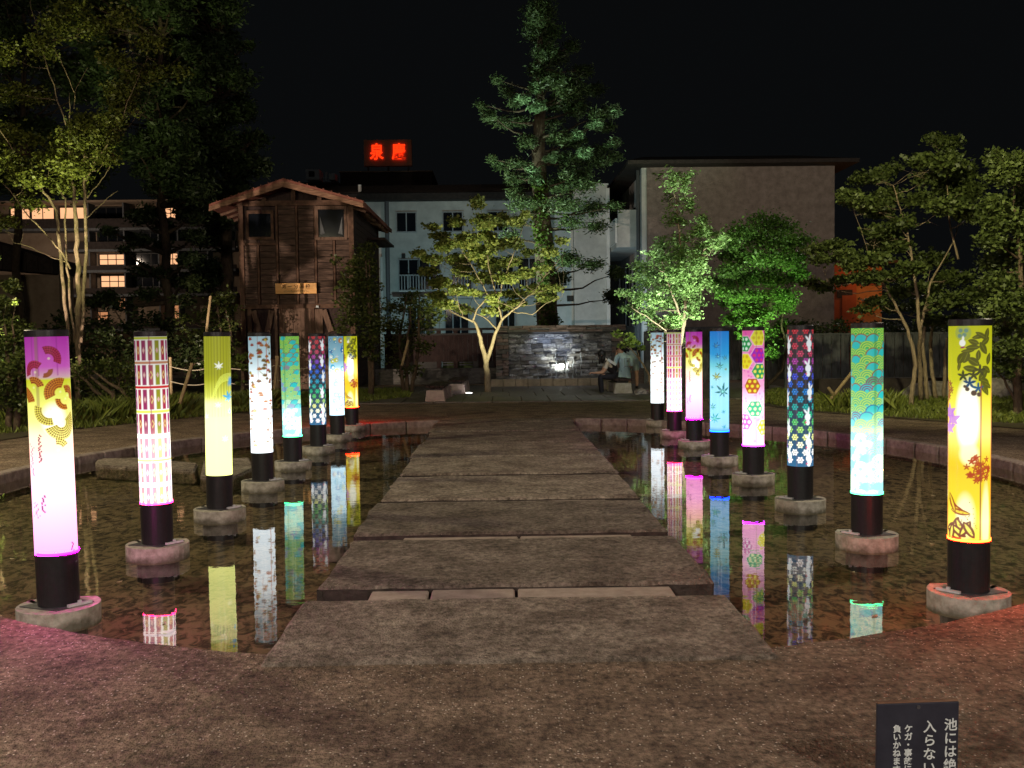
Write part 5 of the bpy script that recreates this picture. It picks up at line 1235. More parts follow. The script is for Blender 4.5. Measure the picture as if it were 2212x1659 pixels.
def blob(name, c, r, m, parent, rot=(0, 0, 0), noise_amt=.1, sub=3):
    bm = bmesh.new(); bmesh.ops.create_icosphere(bm, subdivisions=sub, radius=1)
    from mathutils import noise
    for v in bm.verts:
        k = 1 + noise_amt * noise.noise(v.co * 4 + Vector(c) * 3); v.co = Vector((v.co.x * r[0] * k, v.co.y * r[1] * k, v.co.z * r[2] * k))
    me = bpy.data.meshes.new(name); bm.to_mesh(me); bm.free(); me.polygons.foreach_set("use_smooth", [True] * len(me.polygons)); me.materials.append(m)
    o = bpy.data.objects.new(name, me); link(o, parent); o.location = c; o.rotation_euler = rot; return o
def hand(pts, edges, radii, regs, wrist_i, direction, up, reg, curl=.5):
    d = Vector(direction).normalized(); u = Vector(up).normalized(); s = d.cross(u).normalized(); w = Vector(pts[wrist_i])
    palm = w + d * .065; pts.append(tuple(palm)); edges.append((wrist_i, len(pts) - 1)); radii.append((.036, .02)); regs.append(reg); pi_ = len(pts) - 1
    for k, (off, ln) in enumerate(((-.030, .062), (-.010, .072), (.010, .068), (.028, .054))):
        a = palm + d * .03 + s * off; b = a + d * ln * .5 - u * ln * .25 * curl; c = b + d * ln * .4 - u * ln * .5 * curl
        i = len(pts); pts += [tuple(a), tuple(b), tuple(c)]; edges += [(pi_, i), (i, i + 1), (i + 1, i + 2)]; radii += [.0105, .0095, .008]; regs += [reg] * 3
    a = w + d * .03 - s * .035; b = a + d * .04 - s * .02; i = len(pts); pts += [tuple(a), tuple(b)]; edges += [(wrist_i, i), (i, i + 1)]; radii += [.012, .010]; regs += [reg] * 2
def face(parent, c, fwd, up, eye=True):
    f = Vector(fwd).normalized(); u = Vector(up); u = (u - f * u.dot(f)).normalized(); s = f.cross(u)
    c = Vector(c)
    blob("nose", c + f * .098 - u * .012, (.013, .013, .02), M['skin'], parent, noise_amt=0, sub=2)
    for k in (-1, 1):
        blob("eye", c + f * .080 + u * .012 + s * .031 * k, (.011, .011, .008), M['hair'], parent, noise_amt=0, sub=2)
        blob("ear", c + s * .078 * k - f * .004, (.012, .018, .028), M['skin'], parent, noise_amt=0, sub=2)
    blob("mouth", c + f * .083 - u * .048, (.018, .010, .005), M['redwall'], parent, noise_amt=0, sub=2)

def make_person(kind, base, label):
    """skeleton in local metres, +x to the right of the photograph, -x is where they look"""
    SK, SH, TR, SO = 0, 1, 2, 3
    if kind == 'woman':     # sits on the bench end, bent forward to the left over a phone
        pel = (0, 0, .50); J = dict(pel=pel, w=(-.07, 0, .62), ch=(-.20, 0, .80), nk0=(-.28, 0, .91), nk=(-.33, 0, .95), hd=(-.385, 0, 1.035), ht=(-.41, 0, 1.10))
        pts = list(J.values()); ed = [(0, 1), (1, 2), (2, 3), (3, 4), (4, 5), (5, 6)]; rad = [(.155, .12), (.125, .10), (.135, .11), (.09, .07), .046, (.082, .09), (.07, .07)]; reg = [2, 2, 1, 1, 0, 0]
        for sgn in (-1, 1):
            y = .10 * sgn; i = len(pts)
            pts += [(-.05, y, .485), (-.42, y * 1.2, .50), (-.39, y * 1.2, .10), (-.40, y * 1.2, .05), (-.53, y * 1.3, .035)]
            ed += [(0, i), (i, i + 1), (i + 1, i + 2), (i + 2, i + 3), (i + 3, i + 4)]; rad += [.10, .075, .052, .042, .034]; reg += [2, 2, 2, 3, 3]
            i = len(pts); y = .155 * sgn
            pts += [(-.235, y, .865), (-.30, y * 1.05, .70), (-.36, y * 1.05, .60), (-.55, y * .55, .585)]
            ed += [(2, i), (i, i + 1), (i + 1, i + 2), (i + 2, i + 3)]; rad += [.058, .050, .037, .026]; reg += [1, 1, 0, 0]
            hand(pts, ed, rad, reg, i + 3, (-1, 0, .1), (0, 0, 1), 0, .8)
        o = skin_body("person", pts, ed, rad, 0, [M['skin'], M['cloth_cream'], M['cloth_black'], M['framedark']], reg, label, base)
        hc = (-.385, 0, 1.035); face(o, hc, (-.8, 0, -.6), (-.3, 0, 1))
        h = blob("hair", (-.375, 0, 1.065), (.105, .098, .115), M['hair'], o, (0, -.5, 0)); blob("hair", (-.345, -.02, .955), (.06, .09, .12), M['hair'], o, (0, .3, 0)); blob("hair", (-.43, -.05, .93), (.035, .05, .12), M['hair'], o, (0, .1, 0))
        b = MB(); b.bar((-.24, -.125, .93), (-.03, -.14, .79), .07, .02); b.build("white_stripe", M['cloth_white'], o)
        b = MB(); b.bar((-.30, -.135, .90), (.0, -.15, .72), .035, .02); b.build("bag_strap", M['cloth_black'], o)
        blob("apron_top", (-.12, -.01, .72), (.15, .145, .135), M['cloth_black'], o, (0, .6, 0)); 
        ph = boxo("phone", -.70, -.62, -.045, .045, .575, .585, M['framedark']); ph.location = base; ph.rotation_euler = (0, 0, 0); tag(ph, "dark phone held in the hands of the bent over person", "phone")
        return o
    if kind == 'man':       # sits with his back to the camera, face turned left, hand on cheek
        pts = [(0, 0, .50), (.0, .0, .66), (-.02, .06, .86), (-.06, .13, 1.02), (-.08, .16, 1.09), (-.10, .19, 1.175), (-.10, .19, 1.25)]
        ed = [(0, 1), (1, 2), (2, 3), (3, 4), (4, 5), (5, 6)]; rad = [(.155, .12), (.135, .105), (.155, .105), (.12, .08), .052, (.085, .092), (.07, .07)]; reg = [1, 1, 1, 0, 0, 0]
        for sgn in (-1, 1):
            i = len(pts); x = .10 * sgn
            pts += [(x, .05, .46), (x * 1.5, .42, .49), (x * 1.5, .44, .10), (x * 1.5, .44, .05), (x * 1.6, .56, .035)]
            ed += [(0, i), (i, i + 1), (i + 1, i + 2), (i + 2, i + 3), (i + 3, i + 4)]; rad += [.10, .075, .05, .042, .035]; reg += [2, 2, 0, 3, 3]
        i = len(pts); pts += [(-.20, .07, .955), (-.235, .12, .74), (-.245, .32, .70), (-.19, .27, 1.0)]
        ed += [(3, i), (i, i + 1), (i + 1, i + 2), (i + 2, i + 3)]; rad += [.064, .05, .038, .028]; reg += [1, 1, 0, 0]; hand(pts, ed, rad, reg, i + 3, (.3, -.15, 1), (0, 1, 0), 0, .4)
        i = len(pts); pts += [(.17, .08, .955), (.215, .16, .74), (.16, .36, .60), (.02, .46, .60)]
        ed += [(3, i), (i, i + 1), (i + 1, i + 2), (i + 2, i + 3)]; rad += [.064, .05, .038, .028]; reg += [1, 1, 0, 0]; hand(pts, ed, rad, reg, i + 3, (-1, .3, 0), (0, 0, 1), 0, .5)
        o = skin_body("person", pts, ed, rad, 0, [M['skin'], M['cloth_blue'], M['cloth_black'], M['framedark']], reg, label, base)
        face(o, (-.10, .19, 1.175), (-.9, .3, -.25), (0, 0, 1)); blob("hair", (-.085, .195, 1.215), (.098, .105, .085), M['hair'], o, noise_amt=.25); blob("hair", (-.045, .18, 1.16), (.05, .08, .055), M['hair'], o)
        b = MB()
        for q in (((-.01, -.088, .93), (.13, -.068, .93)), ((.13, -.068, .93), (.14, -.10, .72)), ((-.01, -.088, .93), (.0, -.112, .72)), ((0, -.112, .72), (.14, -.10, .72)), ((.0, -.112, .72), (-.10, -.10, .58))): b.bar(q[0], q[1], .008)
        b.box(.05, .09, -.10, -.088, .84, .87); b.build("shirt_print", M['pipe'], o)
        # loose shirt hem
        b = MB(); b.lathe([(.165, .40), (.172, .44), (.160, .56), (.150, .68)], seg=24, capb=False, capt=False); h = b.build("shirt_hem", M['cloth_blue'], o, smooth=True); h.scale = (1.0, .80, 1)
        return o
    # third: stands bending forward behind the others, back to the camera
    pts = [(0, 0, .88), (0, .10, 1.0), (-.02, .26, 1.10), (-.05, .38, 1.16), (-.06, .43, 1.19), (-.08, .50, 1.23), (-.08, .54, 1.28)]
    ed = [(0, 1), (1, 2), (2, 3), (3, 4), (4, 5), (5, 6)]; rad = [(.15, .12), (.135, .11), (.16, .11), (.11, .08), .05, (.085, .09), .07]; reg = [2, 1, 1, 0, 0, 0]
    for sgn in (-1, 1):
        i = len(pts); x = .095 * sgn
        pts += [(x, 0, .82), (x * 1.1, .03, .50), (x * 1.1, .0, .46), (x * 1.1, -.04, .09), (x * 1.1, .0, .05), (x * 1.2, .12, .035)]
        ed += [(0, i), (i, i + 1), (i + 1, i + 2), (i + 2, i + 3), (i + 3, i + 4), (i + 4, i + 5)]; rad += [.10, .085, .06, .042, .04, .034]; reg += [2, 2, 0, 0, 3, 3]
        i = len(pts); x = .19 * sgn; pts += [(x, .30, 1.10), (x * 1.15, .36, .88), (x, .46, .72), (x * .8, .52, .62)]
        ed += [(2, i), (i, i + 1), (i + 1, i + 2), (i + 2, i + 3)]; rad += [.062, .048, .036, .028]; reg += [1, 1, 0, 0]; hand(pts, ed, rad, reg, i + 3, (0, .3, -1), (0, 1, 0), 0, .5)
    o = skin_body("person", pts, ed, rad, 0, [M['skin'], M['cloth_black'], M['cloth_grey'], M['framedark']], reg, label, base)
    face(o, (-.08, .50, 1.23), (-.2, .8, -.4), (0, .3, 1)); blob("hair", (-.08, .49, 1.26), (.098, .11, .095), M['hair'], o, noise_amt=.2)
    return o
YW = 26.0
make_person('woman', (P(1332, 800, YW)[0], 26.0, -.06), "dark haired person in cream top and black overalls bent over a phone on the bench")
make_person('man', (P(1349, 800, 26.7)[0], 26.7, -.05), "person in pale blue t-shirt seated back to camera with hand on cheek")
make_person('third', (P(1367, 790, 27.9)[0], 27.9, 0), "person in black top and grey green shorts bending forward behind the bench")

# ------------------------------------------------------------------ trees
def tree(name, base, label, cat, m_bark, m_leaf, trunks, clumps, size, flat=.7, sub=.32, seed=0, droop=0, limbs=True, group=None, aspect=.55, limb_r=.02, per=1.0, thin=1.0):
    """trunks: list of (points, radii) in world space; clumps: (centre, (rx,ry,rz), n)"""
    t = empty(name, base, label, cat, group); bx = np.array(base)
    nodes = []
    for i, (pts, rad) in enumerate(trunks):
        pts = [np.array(p) - bx for p in pts]; w = wob(pts, 4, .05); r = np.interp(np.linspace(0, 1, len(w)), np.linspace(0, 1, len(rad)), rad) * thin
        b = MB(); b.tube(w, r, 9); b.build("trunk" if i == 0 else "stem", m_bark, t, smooth=True); nodes += [(p, q) for p, q in zip(w, r)]
    rg = np.random.default_rng(seed + 5)
    if limbs:
        for k, (c, r, n) in enumerate(clumps):
            c = np.array(c) - bx
            best = min(nodes, key=lambda q: np.linalg.norm((c - q[0]) * np.array([1, 1, .8])) + (1.5 if q[0][2] > c[2] - .1 else 0))
            a = best[0]; mid = (a + c) / 2 + np.array([0, 0, -.06 * np.linalg.norm(c - a)]) + rg.normal(size=3) * .05
            w = wob([a, mid, c], 3, .08); b = MB(); r0 = min(best[1] * .6, limb_r * 1.8); b.tube(w, np.linspace(r0, limb_r * .25, len(w)), 6)
            for q in range(5):
                d = rg.normal(size=3); d /= np.linalg.norm(d); s0 = w[rg.integers(len(w) // 2, len(w))]; b.tube(wob([s0, s0 + d * np.array(r) * .9], 2, .1), np.linspace(limb_r * .4, limb_r * .12, 3), 5)
            b.build("branch", m_bark, t, smooth=True)
    V, n = leaf_cloud([(np.array(c) - bx, r, k) for c, r, k in clumps], size, per, sub, flat, aspect, droop, seed)
    cloud_obj("crown", V, n, m_leaf, t)
    return t
def C(x, y, Y, rx, ry, n, dy=0.0, rd=None):
    k = Y / F; return (P(x, y, Y + dy), (rx * k, (rd or (rx + ry) / 2) * k, ry * k), n)
rr = random.Random(4)
# Japanese maple, lit
Y = 27.0; pp = lambda x, y, d=0: P(x, y, Y + d)
base = P(1054, 850, Y); base[2] = 0
cl = []
for x, y, rx, ry, n in [(1030, 440, 10, 22, 110), (1045, 480, 22, 26, 220), (1085, 475, 16, 20, 130), (1118, 478, 18, 14, 110), (1135, 465, 8, 10, 40), (935, 490, 14, 10, 70), (950, 510, 22, 14, 150), (985, 478, 20, 18, 130), (965, 530, 26, 18, 190), (1010, 520, 30, 20, 240),
                        (1035, 545, 34, 24, 360), (1075, 530, 26, 18, 180), (1110, 525, 22, 18, 130), (905, 548, 16, 10, 80), (935, 560, 22, 12, 130), (985, 560, 24, 20, 180), (1060, 570, 36, 22, 340), (1105, 565, 26, 18, 170), (1140, 545, 18, 12, 90), (1190, 545, 18, 16, 110), (1215, 522, 10, 8, 50),
                        (925, 585, 22, 14, 140), (950, 610, 26, 18, 190), (1000, 585, 26, 16, 170), (1045, 600, 30, 18, 230), (1095, 600, 28, 16, 190), (1135, 590, 22, 16, 120), (1175, 580, 16, 8, 60), (945, 640, 22, 12, 130), (985, 625, 22, 14, 130), (1020, 632, 24, 8, 100), (1065, 640, 14, 12, 60), (1110, 635, 30, 10, 150),
                        (1160, 625, 30, 12, 150), (1195, 622, 22, 9, 90), (960, 658, 26, 12, 190), (1000, 668, 22, 12, 130), (1060, 672, 20, 10, 130), (1090, 662, 16, 10, 90), (1118, 655, 24, 10, 130), (1050, 510, 20, 16, 160), (1065, 655, 12, 8, 40), (1178, 645, 24, 10, 100)]:
    cl.append(C(x, y, Y, rx * .8, ry * .62, n * 1.9, dy=rr.uniform(-1.3, 1.3), rd=24))
tr = [([base, pp(1052, 800), pp(1048, 770), pp(1038, 730), pp(1028, 700), pp(1020, 690)], [.13, .105, .09, .075, .05, .03]),
      ([pp(1050, 785), pp(1060, 755), pp(1070, 720), pp(1085, 690), pp(1105, 672, -.3), pp(1135, 652, -.5)], [.085, .07, .06, .045, .03, .015]),
      ([pp(1022, 695), pp(1000, 685), pp(975, 675, .3), pp(955, 655, .5), pp(935, 645, .7)], [.04, .03, .024, .018, .01]),
      ([pp(1075, 712), pp(1050, 688, .2), pp(1020, 672, .4), pp(990, 655, .5), pp(950, 615, .8)], [.035, .028, .022, .018, .01]),
      ([pp(1022, 692), pp(1030, 668), pp(1055, 640), pp(1040, 610), pp(1010, 560), pp(985, 520, -.4)], [.035, .03, .026, .022, .016, .008]),
      ([pp(1085, 692), pp(1075, 655), pp(1062, 600), pp(1050, 545), pp(1045, 480), pp(1032, 432)], [.04, .034, .028, .022, .014, .006]),
      ([pp(1075, 655), pp(1085, 610), pp(1100, 570), pp(1118, 530, -.3), pp(1135, 470, -.4)], [.03, .024, .02, .014, .006]),
      ([pp(1085, 690), pp(1120, 660, .4), pp(1160, 620, .6), pp(1190, 580, .8), pp(1222, 545, 1.0)], [.03, .024, .018, .013, .006]),
      ([pp(1105, 672), pp(1150, 680, -.4), pp(1180, 655, -.6), pp(1215, 640, -.7)], [.02, .015, .010, .006])]
tree("maple_tree", tuple(base), "slender maple with golden lit leaves growing in the centre of the plaza", "tree", M['barklight'], M['l_maple'], tr, cl, .092, flat=.45, sub=.55, seed=1, limbs=True, limb_r=.006, aspect=.85, per=1.9, thin=.72)

# tall cedar behind, trunk wrapped in ivy
Y = 37.0; base = P(1185, 830, Y); base[2] = 0
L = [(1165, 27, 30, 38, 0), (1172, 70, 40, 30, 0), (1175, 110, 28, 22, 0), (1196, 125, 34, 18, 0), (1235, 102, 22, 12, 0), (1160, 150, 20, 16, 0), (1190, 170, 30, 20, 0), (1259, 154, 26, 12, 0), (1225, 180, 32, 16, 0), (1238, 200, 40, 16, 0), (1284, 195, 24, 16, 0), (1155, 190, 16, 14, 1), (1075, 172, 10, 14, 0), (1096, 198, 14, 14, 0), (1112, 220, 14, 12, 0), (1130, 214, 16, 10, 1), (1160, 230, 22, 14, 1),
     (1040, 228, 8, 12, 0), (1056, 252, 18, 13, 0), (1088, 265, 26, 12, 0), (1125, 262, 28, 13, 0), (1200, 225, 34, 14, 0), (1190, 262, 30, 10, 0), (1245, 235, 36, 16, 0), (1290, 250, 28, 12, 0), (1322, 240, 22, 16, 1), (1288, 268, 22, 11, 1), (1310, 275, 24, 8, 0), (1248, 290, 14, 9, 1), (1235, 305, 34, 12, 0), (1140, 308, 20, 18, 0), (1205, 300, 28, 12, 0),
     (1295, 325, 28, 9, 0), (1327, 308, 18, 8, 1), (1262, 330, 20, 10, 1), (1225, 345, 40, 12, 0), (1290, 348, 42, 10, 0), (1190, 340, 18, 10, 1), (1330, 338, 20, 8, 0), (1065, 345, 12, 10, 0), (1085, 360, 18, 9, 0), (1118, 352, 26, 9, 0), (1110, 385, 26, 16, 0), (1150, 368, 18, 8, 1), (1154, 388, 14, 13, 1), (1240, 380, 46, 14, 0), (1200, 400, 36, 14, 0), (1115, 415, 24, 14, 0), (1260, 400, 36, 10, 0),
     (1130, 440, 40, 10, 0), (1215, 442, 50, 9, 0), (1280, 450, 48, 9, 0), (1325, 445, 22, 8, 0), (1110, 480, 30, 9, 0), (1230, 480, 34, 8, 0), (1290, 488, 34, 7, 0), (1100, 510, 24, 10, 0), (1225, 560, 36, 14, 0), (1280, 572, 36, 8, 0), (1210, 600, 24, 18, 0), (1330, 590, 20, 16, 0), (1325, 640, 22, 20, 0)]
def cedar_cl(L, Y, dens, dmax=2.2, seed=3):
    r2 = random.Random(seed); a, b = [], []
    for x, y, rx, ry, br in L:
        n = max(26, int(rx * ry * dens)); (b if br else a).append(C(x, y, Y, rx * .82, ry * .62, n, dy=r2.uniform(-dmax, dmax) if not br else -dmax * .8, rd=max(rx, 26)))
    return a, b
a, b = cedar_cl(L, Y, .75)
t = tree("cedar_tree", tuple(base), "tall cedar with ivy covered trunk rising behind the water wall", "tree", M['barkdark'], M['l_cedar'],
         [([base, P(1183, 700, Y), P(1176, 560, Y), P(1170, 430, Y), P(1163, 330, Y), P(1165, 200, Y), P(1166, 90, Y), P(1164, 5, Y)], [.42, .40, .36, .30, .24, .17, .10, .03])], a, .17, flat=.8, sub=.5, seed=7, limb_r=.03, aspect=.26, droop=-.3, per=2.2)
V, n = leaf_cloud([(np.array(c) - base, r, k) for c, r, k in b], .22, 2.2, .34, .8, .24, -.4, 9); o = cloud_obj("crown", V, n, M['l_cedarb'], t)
o['label'] = "brighter blue green sprays with the floodlight put into their leaf colour"
iv = []
for k in range(26):
    y = 385 + k * 14.0; iv.append(C(np.interp(y, [380, 560, 740], [1160, 1176, 1186]), y, Y, np.interp(y, [380, 740], [11, 23]), 12, 130, dy=-.25, rd=22))
V, n = leaf_cloud([(np.array(c) - base, r, k) for c, r, k in iv], .13, 1.0, .5, 1.0, .8, 0, 10); cloud_obj("ivy", V, n, M['l_ivy'], t)

# pale uplit tree on the right of the cascade
Y = 23.4; base = P(1466, 860, Y); base[2] = 0; pp = lambda x, y, d=0: P(x, y, Y + d)
cl = []
for x, y, rx, ry, n in [(1449, 372, 10, 12, 30), (1463, 385, 10, 10, 36), (1488, 380, 10, 10, 36), (1415, 380, 14, 5, 16), (1448, 400, 14, 16, 60), (1477, 402, 14, 16, 90), (1450, 435, 16, 20, 60), (1486, 440, 14, 20, 120), (1452, 470, 18, 18, 80), (1470, 480, 16, 16, 90), (1430, 530, 20, 16, 120), (1465, 520, 24, 16, 170), (1510, 500, 20, 14, 150), (1535, 505, 18, 12, 120), (1560, 515, 16, 7, 70),
                        (1515, 475, 14, 14, 90), (1425, 555, 32, 18, 230), (1470, 552, 34, 20, 320), (1520, 535, 26, 16, 190), (1545, 530, 16, 9, 80), (1385, 575, 26, 14, 150), (1420, 590, 34, 18, 280), (1470, 590, 36, 20, 360), (1510, 570, 24, 18, 190), (1395, 610, 26, 12, 130), (1370, 600, 14, 10, 60), (1440, 620, 34, 16, 260), (1485, 625, 32, 16, 270), (1515, 610, 20, 16, 140),
                        (1375, 640, 22, 10, 110), (1350, 632, 14, 10, 50), (1405, 650, 30, 14, 220), (1450, 655, 28, 14, 220), (1495, 655, 28, 14, 210), (1360, 665, 22, 8, 110), (1395, 680, 28, 12, 240), (1425, 700, 26, 12, 240), (1465, 690, 20, 12, 120), (1500, 680, 16, 12, 70), (1445, 715, 18, 8, 120), (1410, 728, 10, 6, 40), (1460, 750, 10, 6, 20), (1478, 735, 10, 8, 30)]:
    cl.append(C(x, y, Y, rx, ry, n * 1.35, dy=rr.uniform(-1.2, 1.2), rd=26))
tr = [([base, pp(1463, 790), pp(1470, 740), pp(1478, 700), pp(1480, 650), pp(1475, 590), pp(1468, 520), pp(1462, 450), pp(1455, 380)], [.07, .06, .05, .042, .034, .028, .022, .014, .005]),
      ([pp(1478, 705), pp(1462, 660), pp(1440, 600), pp(1425, 555)], [.03, .024, .016, .006]), ([pp(1480, 660), pp(1505, 600), pp(1520, 540), pp(1560, 515)], [.028, .02, .013, .005]), ([pp(1468, 745), pp(1440, 715, -.3), pp(1405, 690, -.5), pp(1365, 665, -.7)], [.02, .016, .012, .006])]
tree("ash_tree", tuple(base), "airy uplit tree with pale green leaves above the far right lanterns", "tree", M['barklight'], M['l_ash'], tr, cl, .085, flat=.7, sub=.5, seed=2, limb_r=.007, aspect=.5, per=1.6)

# green uplit tree
Y = 27.0; base = P(1652, 852, Y); base[2] = 0; pp = lambda x, y, d=0: P(x, y, Y + d)
cl = []
for x, y, rx, ry, n in [(1650, 475, 40, 14, 180), (1690, 490, 40, 18, 240), (1610, 500, 34, 16, 200), (1580, 520, 26, 16, 160), (1640, 515, 46, 18, 320), (1700, 525, 40, 18, 260), (1735, 520, 20, 14, 90), (1575, 550, 26, 16, 180), (1615, 555, 38, 18, 300), (1665, 560, 42, 18, 320), (1710, 560, 30, 16, 190), (1580, 585, 28, 14, 180), (1625, 595, 34, 16, 260), (1665, 600, 30, 14, 200),
                        (1710, 600, 28, 14, 190), (1730, 588, 16, 10, 90), (1590, 610, 24, 12, 160), (1545, 610, 16, 10, 80), (1560, 630, 18, 10, 140), (1600, 640, 26, 12, 220), (1640, 640, 24, 12, 160), (1690, 635, 24, 14, 150), (1580, 655, 22, 10, 170), (1615, 670, 24, 12, 220), (1650, 680, 16, 12, 110), (1690, 665, 20, 12, 110), (1700, 650, 20, 10, 90),
                        (1600, 690, 16, 10, 130), (1625, 705, 20, 12, 220), (1655, 722, 18, 14, 150), (1690, 705, 18, 18, 120), (1665, 760, 12, 16, 70), (1685, 740, 16, 12, 80), (1575, 690, 12, 9, 70), (1610, 720, 14, 9, 110)]:
    cl.append(C(x, y, Y, rx, ry, n * 1.7, dy=rr.uniform(-1.5, 1.5), rd=30))
tr = [([base, pp(1648, 790), pp(1645, 740), pp(1655, 690), pp(1668, 640), pp(1672, 580), pp(1665, 500)], [.10, .09, .08, .065, .05, .035, .015]), ([pp(1646, 745), pp(1625, 690), pp(1600, 640), pp(1585, 580)], [.05, .04, .025, .01]),
      ([base, pp(1690, 800), pp(1700, 750), pp(1688, 700), pp(1700, 620)], [.05, .045, .035, .025, .01])]
tree("green_maple_tree", tuple(base), "bushy green tree lit vivid green from below behind the hexagon lantern", "tree", M['barkdark'], M['l_green'], tr, cl, .070, flat=.6, sub=.6, seed=4, limb_r=.010, aspect=.8, per=2.7)

# sapling leaning in front of the cascade end
Y = 25.0; base = P(1408, 848, Y); base[2] = 0; pp = lambda x, y, d=0: P(x, y, Y + d)
cl = [C(x, y, Y, rx, ry, n * 1.4, dy=rr.uniform(-.3, .3), rd=12) for x, y, rx, ry, n in [(1335, 722, 18, 8, 70), (1352, 735, 16, 9, 90), (1370, 742, 16, 9, 110), (1358, 725, 12, 8, 40), (1385, 752, 9, 6, 50), (1345, 745, 10, 6, 40)]]
tree("young_maple", tuple(base), "small leaning maple sapling with bright leaves over the people on the bench", "tree", M['barklight'], M['l_maple_g'],
     [([base, pp(1402, 810), pp(1388, 785), pp(1375, 768), pp(1362, 752), pp(1350, 738)], [.03, .026, .02, .016, .012, .006]), ([pp(1386, 783), pp(1380, 770), pp(1376, 755)], [.014, .01, .005])], cl, .075, flat=.5, sub=.4, seed=5, limb_r=.005, aspect=.75)

# big cedars at the left
def fill(x0, x1, y0, y1, n, rx, ry, cnt, inside, Y, dmax, seed):
    r2 = random.Random(seed); out = []; tries = 0
    while len(out) < n and tries < n * 20:
        tries += 1
        x, y = r2.uniform(x0, x1), r2.uniform(y0, y1)
        if inside(x, y): out.append(C(x, y, Y, rx * r2.uniform(.7, 1.3), ry * r2.uniform(.7, 1.3), cnt, dy=r2.uniform(-dmax, dmax), rd=rx))
    return out
def edge(y, pts): return np.interp(y, [p[0] for p in pts], [p[1] for p in pts])
R1 = [(-170, 440), (0, 505), (60, 500), (100, 545), (150, 500), (170, 545), (190, 480), (230, 555), (262, 520), (300, 565), (320, 525), (366, 585), (385, 520), (430, 540), (470, 480), (520, 505), (560, 470), (700, 430)]
L1_ = [(-170, 300), (0, 340), (200, 330), (400, 390), (500, 440), (700, 420)]
Y = 38.0; base = P(493, 830, Y); base[2] = 0
cl = fill(300, 590, -170, 700, 110, 34, 16, 250, lambda x, y: edge(y, L1_) < x < edge(y, R1) - 12, Y, 2.4, 31) + [C(edge(y, R1) - 14, y, Y, 18, 9, 110, dy=0) for y in (20, 100, 165, 235, 300, 362, 380, 430)]
tree("cedar_tree", tuple(base), "huge dark cedar filling the sky left of the timber tower", "tree", M['barkdark'], M['l_cedar'], [([base, P(493, 600, Y), P(490, 400, Y), P(470, 150, Y), P(455, -150, Y)], [.45, .40, .33, .22, .1])], cl, .20, flat=.8, sub=.5, seed=21, per=3.2, thin=.55, limb_r=.06, aspect=.36, droop=.4)
Y = 34.0; base = P(358, 840, Y); base[2] = 0
L2_ = [(-170, 150), (0, 130), (100, 180), (200, 230), (300, 215), (400, 240), (500, 290), (640, 300)]; R2_ = [(-170, 420), (0, 400), (150, 430), (300, 440), (420, 440), (500, 420), (640, 420)]
cl = fill(120, 450, -170, 640, 100, 32, 15, 230, lambda x, y: edge(y, L2_) < x < edge(y, R2_) and not (y > 425 and 330 < x < 390) and not (y > 520 and x < 285) and not (y > 430 and rr.random() < .5), Y, 2.2, 32)
cl += [C(x, y, Y, rx, ry, n, dy=rr.uniform(-1, 1), rd=24) for x, y, rx, ry, n in [(300, 470, 26, 10, 120), (350, 485, 24, 9, 110), (300, 520, 30, 8, 110), (355, 530, 22, 8, 90), (410, 470, 26, 12, 140), (420, 510, 26, 12, 140), (310, 585, 26, 9, 110), (360, 590, 24, 9, 100), (410, 560, 24, 12, 130), (240, 500, 18, 7, 60), (230, 640, 24, 9, 100), (320, 635, 28, 10, 120), (400, 610, 24, 12, 120), (270, 540, 12, 7, 40)]]
tree("cedar_tree", tuple(base), "dark cedar standing before the lit inn windows, second from the tower", "tree", M['barkdark'], M['l_cedar'], [([base, P(357, 600, Y), P(352, 400, Y), P(345, 150, Y), P(335, -150, Y)], [.40, .36, .30, .2, .1])], cl, .19, flat=.8, sub=.5, seed=22, per=3.2, thin=.42, limb_r=.06, aspect=.36, droop=.4)
Y = 40.0; base = P(40, 830, Y); base[2] = 0
cl = fill(-120, 220, -170, 430, 80, 36, 17, 200, lambda x, y: y < 405, Y, 2.0, 33)
tree("cedar_tree", tuple(base), "dark tree mass at the far upper left corner behind the many stemmed tree", "tree", M['barkdark'], M['l_cedar'], [([base, P(40, 500, Y), P(50, 200, Y), P(60, -150, Y)], [.35, .3, .2, .1])], cl, .22, flat=.9, sub=.5, seed=23, per=3, thin=.5, limb_r=.06, aspect=.4)

